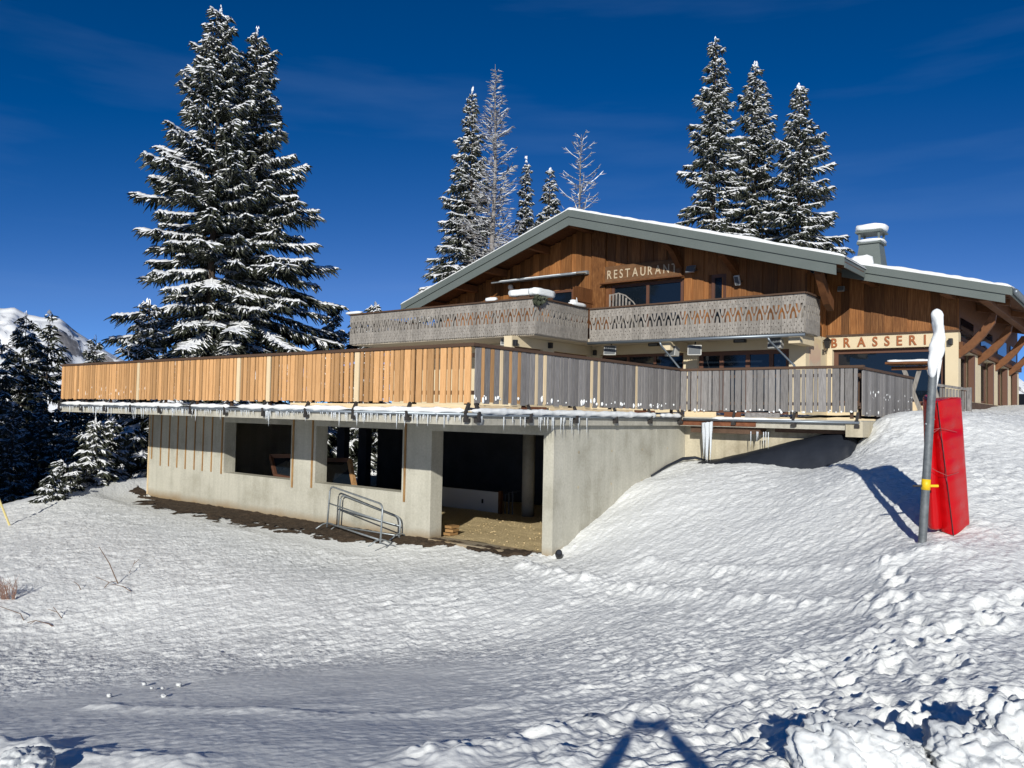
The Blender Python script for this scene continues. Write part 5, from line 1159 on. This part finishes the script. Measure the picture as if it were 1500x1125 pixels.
for i, k in enumerate(ks):
    c = p1 + (ptop - p1) * k + CR * (.014 + .026 * math.sin(k * 4.8 - 1.0)) - CF * .01; r_ = float(np.interp(k, [-.16, -.1, 0, .12, .3, .45, .6, .75, .88, .95, .985, 1.0], [.03, .058, .066, .072, .086, .074, .066, .082, .086, .068, .042, .006]))
    for q in range(n_):
        a = 6.283 * q / n_; rr = r_ * (1 + .20 * math.sin(2 * a + k * 7) + .12 * math.sin(3 * a - k * 16) + .10 * rg.uniform(-1, 1)); vs.append(c + CR * math.cos(a) * rr + np.cross(ax_, CR) * math.sin(a) * rr)
b.add(vs, [(i * n_ + q, i * n_ + (q + 1) % n_, (i + 1) * n_ + (q + 1) % n_, (i + 1) * n_ + q) for i in range(len(ks) - 1) for q in range(n_)] + [tuple(range(n_))[::-1], tuple((len(ks) - 1) * n_ + q for q in range(n_))])
so = b.build("snow_cap", M['snow_pad'], t, smooth=True); sm_ = so.modifiers.new("sub", 'SUBSURF'); sm_.levels = 1; sm_.render_levels = 1
d_ = p1 + CR * .055; MB().tube([d_ + ax_ * .12, d_ - ax_ * .05, d_ - ax_ * .28], [.05, .035, .004], 8).build("snow_drip", M['snow_pad'], t, smooth=True)

# pad: thick folded mattress standing on edge behind the pole
pr = on_plane(1395, 787, p0 + CF * .28)
t = thing("crash_pad", "tall bright red padded mattress strapped behind the steel pole", "crash pad", tuple(pr))
def pp(px, py, dd=0): return unproj(px, py, float(np.dot(p0, CF)) + .22 + dd)
def pad_body(cols, name, seed):
    """cols: for each height the outline of the cross section as (column, depth) pairs"""
    bm = bmesh.new(); rings = []
    for py, ring in cols: rings.append([bm.verts.new(Vector(pp(px, py + oy, dd)) - org(t)) for px, dd, oy in ring])
    n_ = len(rings[0])
    for a, b_ in zip(rings[:-1], rings[1:]):
        for k in range(n_): bm.faces.new((a[k], a[(k + 1) % n_], b_[(k + 1) % n_], b_[k]))
    bm.faces.new(rings[0][::-1]); bm.faces.new(rings[-1]); bmesh.ops.recalc_face_normals(bm, faces=bm.faces[:])
    me = bpy.data.meshes.new(name); bm.to_mesh(me); bm.free(); me.materials.append(M['red_pvc']); me.polygons.foreach_set("use_smooth", [True] * len(me.polygons))
    o = link(name, me, t, org(t)); sb = o.modifiers.new("sub", 'SUBSURF'); sb.levels = 2; sb.render_levels = 2; return o
def lerp(a, b_, k): return a + (b_ - a) * k
def sect(k, f0_, f1_, bk0, bk1, d0, d1, o0=0, o1=0):
    return None
rowsM = []
for k in [0, .012] + [float(q) for q in np.linspace(.04, .96, 30)] + [.988, 1.0]:
    xl, xr = lerp(1360, 1377, k), lerp(1408, 1421, k); cr = lerp(1370, 1396, k)
    sh_ = .012 * math.sin(k * 9) + .035 * math.exp(-((k - .245) / .03) ** 2) + .03 * math.exp(-((k - .56) / .03) ** 2) + .006 * math.sin(k * 61)
    e = .93 if k in (0, 1.0) else 1
    m_ = (xl + xr) / 2
    sm = lerp(1373, 1397, k)
    ring = [(m_ + (xl - m_) * e, .20, lerp(2, 1, k)), (m_ + (xl + 1 - m_) * e, .12 + sh_, lerp(3, 2, k)), (m_ + (sm - 3 - m_) * e, -.015 + sh_, lerp(5, 8, k)), (m_ + (sm + 3 - m_) * e, -.03 + sh_, lerp(5, 8, k)), (m_ + (sm + 14 - m_) * e, .05 + sh_, lerp(1, 0, k)), (m_ + (xr - 4 - m_) * e, .17 + sh_, lerp(-1, -7, k)), (m_ + (xr - m_) * e, .20, lerp(-1, -8, k)), (m_ + (xr - m_) * e, .28, lerp(-1, -8, k)), (m_ + (xr - 12 - m_) * e, .52, lerp(-2, -16, k)), (m_ + (xl - m_) * e + 2, .44, lerp(0, -10, k))]
    rowsM.append((lerp(582, 778, k), ring))
pad_body(rowsM, "front_cushion", 1)
rowsB = []
for k in (0, .03, .08, .3, .55, .8, .96, 1.0):
    xl, xr = lerp(1351, 1357, k), lerp(1366, 1384, k); e = .9 if k in (0, 1.0) else 1; m_ = (xl + xr) / 2
    f_ = .03 * math.sin(k * 6)
    rowsB.append((lerp(583, 777, k), [(m_ + (xl - m_) * e, .16, 0), (m_ + (xl + 5 - m_) * e, .08 + f_, 1), (m_ + (xl + xr) * 0 + f_ * 20, .02 + f_, 2), (m_ + (xr - m_) * e, .06, 2), (m_ + (xr - m_) * e, .40, -8), (m_ + (xl - m_) * e, .36, -8)]))
pad_body(rowsB, "rear_cushion", 2)
b = MB(); b.tube([pp(lerp(1373, 1397, k), lerp(588, 785, k), -.036 + .012 * math.sin(k * 9)) for k in np.linspace(0, 1, 14)], .005, 6); b.build("seam", M['black'], t)
b = MB(); b.tube([pp(1366, 592, -.06), pp(1392, 583, .07), pp(1407, 583, .19)], .006, 6); b.build("piping", M['red_pvc'], t)
M['cord'] = mat("cord", (.26, .09, .09), .8)
for P in (((1354, 633), (1377, 627), (1402, 633)), ((1377, 627), (1356, 642)), ((1352, 678), (1372, 690), (1388, 697)), ((1388, 697), (1404, 692))):
    b = MB(); b.tube([pp(px, py, -.075 if px < 1395 else .10) for px, py in P], .0032, 5); b.build("cord", M['cord'], t)

# ---------------------------------------------------------------- things near and in the annex
def barrier(label, pts, zf):
    """crowd barrier: bent tube frame with a middle rail, feet at both ends; pts = left foot, left top, right top, right foot"""
    lf, lt, rt, rf = [np.array(p_, float) for p_ in pts]
    t = thing("crowd_barrier", label, "barrier", tuple((lf + rf) / 2), "steel barriers leaning at the annex wall")
    def arc(a, c, b_, k=6, s_=.16):
        u_, w_ = (a - c) / np.linalg.norm(a - c), (b_ - c) / np.linalg.norm(b_ - c); return [c + u_ * s_ * (1 - q) ** 2 + w_ * s_ * q ** 2 for q in np.linspace(0, 1, k)]
    MB().tube([lf] + arc(lf, lt, rt) + arc(lt, rt, rf) + [rf], .021, 8).build("frame", M['galv'], t, smooth=True)
    m0, m1 = lf + (lt - lf) * .58, rf + (rt - rf) * .58; MB().tube([m0, m1], .016, 8).build("middle_rail", M['galv'], t, smooth=True)
    b0, b1 = lf + (lt - lf) * .10, rf + (rt - rf) * .10; MB().tube([b0, b1], .018, 8).build("bottom_rail", M['galv'], t, smooth=True)
    for c in (lf, rf):
        d = np.cross(rf - lf, (0, 0, 1.0)); d = d / np.linalg.norm(d)
        MB().tube([c - d * .28 + (0, 0, -.02), c - d * .12 + (0, 0, .07), c + (0, 0, .10), c + d * .12 + (0, 0, .07), c + d * .28 + (0, 0, -.02)], .016, 6).build("foot", M['galv'], t, smooth=True)
def oy(px, py, y):
    d = unproj(px, py, 1.0); return d * y / d[1]
barrier("galvanised crowd barrier standing in front, nearer the viewer", (oy(479, 772, 12.0), oy(484, 712, 12.05), oy(561, 739, 11.55), oy(557, 797, 11.45)), -2.79)
barrier("galvanised crowd barrier behind the first, touching the concrete", (oy(495, 776, 12.33), oy(499.5, 724, 12.38), oy(587, 758, 12.38), oy(585, 788, 12.33)), -2.79)
def leaning(label, P, y, dd):
    """glazed wooden window unit leaning inside: corners in the picture, bottom-left first"""
    Q = [oy(px, py, y + d) for (px, py), d in zip(P, dd)]; t = thing("loose_window", label, "window unit", tuple(Q[0]))
    for i in range(4): MB().beam(Q[i], Q[(i + 1) % 4], .11, .09, (0, 1, 0.01)).build("frame_rail", M['wood_new'] if i == 1 else M['frame'], t)
    MB().add([q for q in Q], [(0, 1, 2, 3)]).build("pane", M['glass'], t)
leaning("loose window unit leaning inside the left opening", ((404, 697), (437, 703), (431, 668), (397, 668)), 13.1, (0, 0, .35, .35))
leaning("loose glazed window unit with orange wooden edge in the second opening", ((452, 715), (521, 722), (512, 674), (448, 673)), 13.1, (0, 0, .45, .45))
t = thing("long_panel", "long pale panel standing on edge on the gravel in the dark room", "panel", (-15.3, 17.0, -2.75))
b = MB(); b.box(-17.6, -14.02, 17.0, 17.06, -2.74, -2.18); b.build("panel_face", M['white_paint'], t); b = MB(); b.box(-14.015, -13.93, 16.98, 17.08, -2.76, -2.14); b.build("end_post", M['timber'], t)
b = MB(); b.box(-14.62, -14.56, 16.985, 16.998, -2.52, -2.40); b.build("handle", M['black'], t)
t = thing("upright_frames", "narrow upright frames standing right of the long panel", "frames", (-13.8, 17.1, -2.75))
for k in range(3): MB().tube([(-13.86 + k * .13, 17.1, -2.75), (-13.86 + k * .13, 17.1, -2.22 + k * .05), (-13.80 + k * .13, 17.35, -2.22 + k * .05)], .02, 6).build("upright", M['grey_face'], t)
t = thing("timber_offcuts", "little stack of timber offcuts inside the doorway pillar", "timber", (-12.1, 13.3, -2.74))
for k in range(3): piece("offcut", 'wood_old', t, (-12.2 + .02 * (k % 2), 13.15 + .02 * k, -2.70 + .075 * k), (.20, .26, .055), .2 * (k % 2))
t = thing("pipe_stub", "black plastic pipe stub in the snow at the wall corner", "pipe", (-8.8, 12.45, -2.7))
pc = oy(817, 813, 12.40); MB().tube([pc + (-.05, .15, -.1), pc + (.02, 0, .02), pc + (.10, -.10, .07)], [.06, .07, .06], 12).build("pipe", M['black'], t, smooth=True); MB().tube([pc + (.101, -.101, .071), pc + (.11, -.11, .078)], .045, 12).build("pipe_mouth", M['tarp'], t)
# tarp heaped under the rear deck
t = thing("black_tarp", "black tarp bulging along the foot of the wall under the rear deck", "tarp", (-6.8, 17.8, -1))
b = MB(); nx, ny = 46, 12; vs = []
prof = [(-8.35, -1.04), (-8.0, -.99), (-7.3, -.80), (-6.6, -.60), (-6.0, -.44), (-5.6, -.33), (-5.25, -.27), (-5.0, -.30), (-4.9, -.45), (-4.84, -.75)]
for i in range(nx):
    x = -8.35 + (3.51) * i / (nx - 1); zt = float(np.interp(x, [p_[0] for p_ in prof], [p_[1] for p_ in prof]))
    for j in range(ny):
        q = j / (ny - 1); y = 17.97 - .62 * math.sin(q * 1.57) - .03; z = zt + (-1.20 - zt) * (1 - math.cos(q * 1.57)) + .02 * float(fbm(np.array([x * 4]), np.array([q * 4]), 6, 3)); vs.append((x, y, z))
b.add(vs, [(i * ny + j, (i + 1) * ny + j, (i + 1) * ny + j + 1, i * ny + j + 1) for i in range(nx - 1) for j in range(ny - 1)]); o = b.build("sheet", M['tarp'], t, smooth=True); sd_ = o.modifiers.new("solid", 'SOLIDIFY'); sd_.thickness = .02
b = MB(); b.tube([(-8.93, 16.3, -1.36), (-8.90, 17.0, -1.16), (-8.75, 17.5, -1.0), (-8.55, 17.75, -.97), (-8.3, 17.85, -1.03)], [.02, .03, .04, .035, .02], 8); b.build("rolled_edge", M['tarp'], t, smooth=True)
# marker stake at the far left
a_, b_ = unproj(-14, 700, 20), unproj(15, 772, 20); t = thing("marker_stake", "thin yellow stake leaning at the left edge of the picture", "stake", tuple(b_)); MB().tube([a_, b_ + (b_ - a_) * .05], .025, 6).build("stake", mat("stake_yellow", (.62, .52, .22), .7), t)
q_ = unproj(2, 737, 20); MB().tube([q_ - CR * .10, q_ + CR * .02], .012, 5).build("tie", M['dry_stem'], t)

# dry stems sticking out of the snow bank
def stem(label, pts, d=None, r_=.008, fork=()):
    g = hit(*pts[0]); dd = float(np.dot(g, CF)); P = [g - (0, 0, .05)] + [unproj(px, py, dd) for px, py in pts[1:]]
    t = thing("dry_stem", label, "dry plant", tuple(g), "dry stems on the snow bank"); MB().tube(P, np.linspace(r_, r_ * .5, len(P)), 5).build("stalk", M['dry_stem'], t)
    for f in fork: MB().tube([unproj(px, py, dd) for px, py in f], r_ * .6, 4).build("twig", M['dry_stem'], t)
stem("long straight dry stem pointing up left, upper bank", [(174, 853), (160, 825), (145, 801)], r_=.011)
stem("thin bent dry stem right of the long straight one", [(188, 838), (196, 826), (204, 819)], fork=[[(196, 826), (198, 820)]])
stem("low dry twig lying left of the long stem's foot", [(150, 860), (160, 853), (172, 851)], fork=[[(160, 853), (140, 845)]])
stem("dry stem slanting down right below the long stem", [(198, 866), (180, 859), (165, 856)], r_=.009)
stem("dry arched stem low on the left bank", [(95, 907), (84, 897), (70, 892)], fork=[[(84, 897), (78, 889)]])
stem("crooked dry stem above the shaded track, left", [(86, 920), (72, 914), (52, 909), (44, 914)], r_=.009, fork=[[(52, 909), (40, 912)], [(72, 914), (80, 918)]])
stem("dry stem reaching in from the left edge", [(38, 910), (30, 899), (10, 892), (-4, 887)], r_=.008)
stem("short dry twig in the middle of the left bank", [(120, 863), (115, 857), (108, 852)])
t = thing("grass_tuft", "tuft of dry reddish grass at the left edge of the bank", "grass", tuple(hit(10, 878))); g = hit(10, 878); dd = float(np.dot(g, CF)); rg = np.random.default_rng(8); b = MB()
for k in range(46):
    x = rg.uniform(-12, 22); b.tube([unproj(x, 880 + rg.uniform(-3, 3), dd), unproj(x + rg.uniform(-8, 8), 862 + rg.uniform(-8, 8), dd), unproj(x + rg.uniform(-14, 10), 846 + rg.uniform(-6, 14), dd)], [.006, .005, .002], 3, False)
setk(b.build("blades", mat("dry_grass", (.30, .19, .15), .9), t), kind="stuff")

# loose chunks of snow
CH = [(880, 1070, .17, .12, "flat cake of snow left of the photographer's shadow"), (262, 1003, .042, .035, "largest of the snow crumbs on the shaded track"), (211, 1002, .035, .03, "snow crumb on the shaded track, left one of the upper row"), (160, 1019, .035, .03, "snow crumb lying apart, farthest left on the track"),
      (240, 1020, .04, .03, "snow crumb on the track, nearest to the viewer"), (222, 1008, .025, .02, "tiny snow crumb beside the upper left crumb"), (238, 1008, .025, .02, "tiny snow crumb between the larger crumbs"), (1030, 1062, .05, .04, "small round snow lump right of the photographer's shadow"), (990, 1025, .05, .045, "round snow lump just above the photographer's shadow")]
for k, (px, py, w_, h_, lb) in enumerate(CH):
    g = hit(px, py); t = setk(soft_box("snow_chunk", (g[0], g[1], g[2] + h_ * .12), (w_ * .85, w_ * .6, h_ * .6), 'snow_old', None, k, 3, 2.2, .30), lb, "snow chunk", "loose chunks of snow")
BIG = [(1238, 1128, 3.9, .27, .22, .19, "big rounded snow block at the bottom edge, right of its dark shadow"), (1318, 1135, 3.85, .17, .16, .12, "snow block joined to the right of the biggest one"), (1430, 1135, 3.8, .26, .2, .16, "broad snow block in the lower right foreground"), (1492, 1090, 4.1, .22, .22, .2, "snow block cut off by the right edge of the picture"), (30, 1135, 4.5, .20, .16, .10, "snow block in the bottom left corner")]
for k, (px, py, d, a_, b_, c_, lb) in enumerate(BIG):
    g = unproj(px, py, d); z = gz(g[0], g[1]); bm = bmesh.new(); bmesh.ops.create_icosphere(bm, subdivisions=5, radius=1)
    V = np.array([v.co[:] for v in bm.verts]); n1 = fbm(V[:, 0] * 1.7 + k * 9 + V[:, 2], V[:, 1] * 1.7 - V[:, 2] * .7, 200 + k, 3); n2 = np.abs(fbm(V[:, 0] * 4 + V[:, 2] * 2, V[:, 1] * 4 + V[:, 2] * 2 + k, 210 + k, 3)); n3 = fbm(V[:, 0] * 14, V[:, 1] * 14 + V[:, 2] * 9, 220 + k, 2)
    n4 = fbm(V[:, 0] * 7 - V[:, 2] * 5, V[:, 1] * 7 + V[:, 2] * 5 + k, 230 + k, 3); s_ = 1 + .40 * n1 - .26 * n2 + .05 * n3 + .11 * n4
    for v, q in zip(bm.verts, s_): v.co = Vector((v.co.x * q * a_, v.co.y * q * b_, v.co.z * q * c_))
    me = bpy.data.meshes.new("snow_block"); bm.to_mesh(me); bm.free(); me.materials.append(M['snow_old']); me.polygons.foreach_set("use_smooth", [True] * len(me.polygons))
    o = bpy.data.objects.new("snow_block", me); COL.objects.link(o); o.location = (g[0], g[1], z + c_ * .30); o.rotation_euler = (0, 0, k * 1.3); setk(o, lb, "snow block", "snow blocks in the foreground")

# ---------------------------------------------------------------- the photographer, who stands behind the camera
def skin(name, V, E_, rad, m_, par, root=0, sub=2):
    me = bpy.data.meshes.new(name); me.from_pydata([tuple(np.array(v) - np.array(org(par))) for v in V], E_, []); o = link(name, me, par, org(par)); me.materials.append(M[m_])
    md = o.modifiers.new("skin", 'SKIN'); md.use_smooth_shade = True
    for i, r_ in enumerate(rad): me.skin_vertices[0].data[i].radius = (r_, r_)
    me.skin_vertices[0].data[root].use_root = True
    s_ = o.modifiers.new("sub", 'SUBSURF'); s_.levels = sub; s_.render_levels = sub; return o
M['jacket'] = mat("jacket", (.03, .04, .06), .8); M['skin'] = mat("skin", (.55, .36, .27), .6); M['hair'] = mat("hair", (.05, .035, .025), .9)
gz0 = gz(0, 0); Fh = f0
def P3(r_, f_, z): return r0 * r_ + Fh * f_ + np.array([0, 0, z])
per = thing("person", "person behind the camera whose shadow shows raised arms", "person", tuple(P3(0, -.35, gz0)))
H0 = gz0
sh, hipz = -.50, -.50 - .52
B_ = [P3(0.04, -.36, hipz), P3(.04, -.36, hipz + .2), P3(.04, -.36, sh - .08), P3(.04, -.35, sh + .06),     # pelvis, waist, chest, neck
      P3(-.14, -.36, sh), P3(-.36, -.22, sh + .12), P3(-.115, -.06, -.035),                                  # left shoulder, elbow, wrist
      P3(.22, -.36, sh), P3(.44, -.22, sh + .12), P3(.115, -.06, -.035),
      P3(-.06, -.36, hipz - .05), P3(-.09, -.34, H0 + .45), P3(-.10, -.38, H0 + .07), P3(-.10, -.22, H0 + .05),
      P3(.14, -.36, hipz - .05), P3(.17, -.34, H0 + .45), P3(.18, -.38, H0 + .07), P3(.18, -.22, H0 + .05)]
skin("jacket_and_trousers", B_, [(0, 1), (1, 2), (2, 3), (2, 4), (4, 5), (5, 6), (2, 7), (7, 8), (8, 9), (0, 10), (10, 11), (11, 12), (12, 13), (0, 14), (14, 15), (15, 16), (16, 17)],
     [.16, .15, .17, .06, .085, .062, .040, .085, .062, .040, .11, .075, .06, .05, .11, .075, .06, .05], 'jacket', per)
hc = P3(.04, -.33, -.255)
b = MB(); b.blob(hc, .078, .092, .115, 3, .01, 16, 10); b.tube([hc + (0, 0, -.20), hc + (0, 0, -.08)], .055, 12); b.build("head", M['skin'], per, smooth=True)
for s_ in (-1, 1): MB().blob(hc + r0 * s_ * .032 + f0 * .083 + (0, 0, .01), .012, .008, .009, 1, .01, 8, 6).build("eye", M['black'], per)
MB().blob(hc + f0 * .10 + (0, 0, -.02), .013, .02, .022, 2, .02, 8, 6).build("nose", M['skin'], per, smooth=True)
MB().blob(hc - f0 * .012 + (0, 0, .035), .086, .098, .098, 4, .05, 14, 8).build("hair", M['hair'], per, smooth=True)
for s_ in (-1, 1):
    w_ = P3(s_ * .115, -.06, -.035); V = [w_, w_ + r0 * -s_ * .015 + f0 * .02 + (0, 0, .035), w_ + r0 * -s_ * .02 + f0 * .02 + (0, 0, .07)]; E_ = [(0, 1), (1, 2)]; rd = [.026, .034, .030]
    for k in range(4):
        st_ = w_ + r0 * -s_ * (.012 + .0 * k) + f0 * .022 + (0, 0, .072 - .021 * k); V += [st_, st_ + r0 * -s_ * .03 + f0 * .012, st_ + r0 * -s_ * .055 - f0 * .008]; n_ = len(V); E_ += [(1, n_ - 3), (n_ - 3, n_ - 2), (n_ - 2, n_ - 1)]; rd += [.010, .0095, .008]
    V += [w_ + r0 * -s_ * .02 - f0 * .015 + (0, 0, .03), w_ + r0 * -s_ * .05 - f0 * .03 + (0, 0, .04)]; n_ = len(V); E_ += [(0, n_ - 2), (n_ - 2, n_ - 1)]; rd += [.011, .009]
    skin("hand", V, E_, rd, 'skin', per, 0, 1)
ph = thing("smartphone", "smartphone held up in both hands to take the picture", "phone", tuple(P3(0, -.045, 0)))
MB().obox(P3(0, -.045, 0), r0 * .078, f0 * .004, (0, 0, .037)).build("phone_body", M['black'], ph, bevel=.003); MB().obox(P3(0, -.0505, 0), r0 * .072, f0 * .001, (0, 0, .033)).build("phone_screen", M['glass'], ph)
t = thing("snow_clump", "frozen snow clinging low on the far left boards of the bright railing", "snow", (-23, 9.98, .4))
b = MB(); rg = np.random.default_rng(15)
for k in range(90):
    x = -24.5 + 4.6 * rg.uniform() ** 1.4; s_ = rg.uniform(.018, .042); b.blob((x, 9.992, .30 + rg.uniform(-.10, .22)), s_ * .8, .014, s_ * rg.uniform(.8, 2.2), k, .3, 6, 4)
setk(b.build("snow", M['snow_pad'], t, smooth=True), kind="stuff")
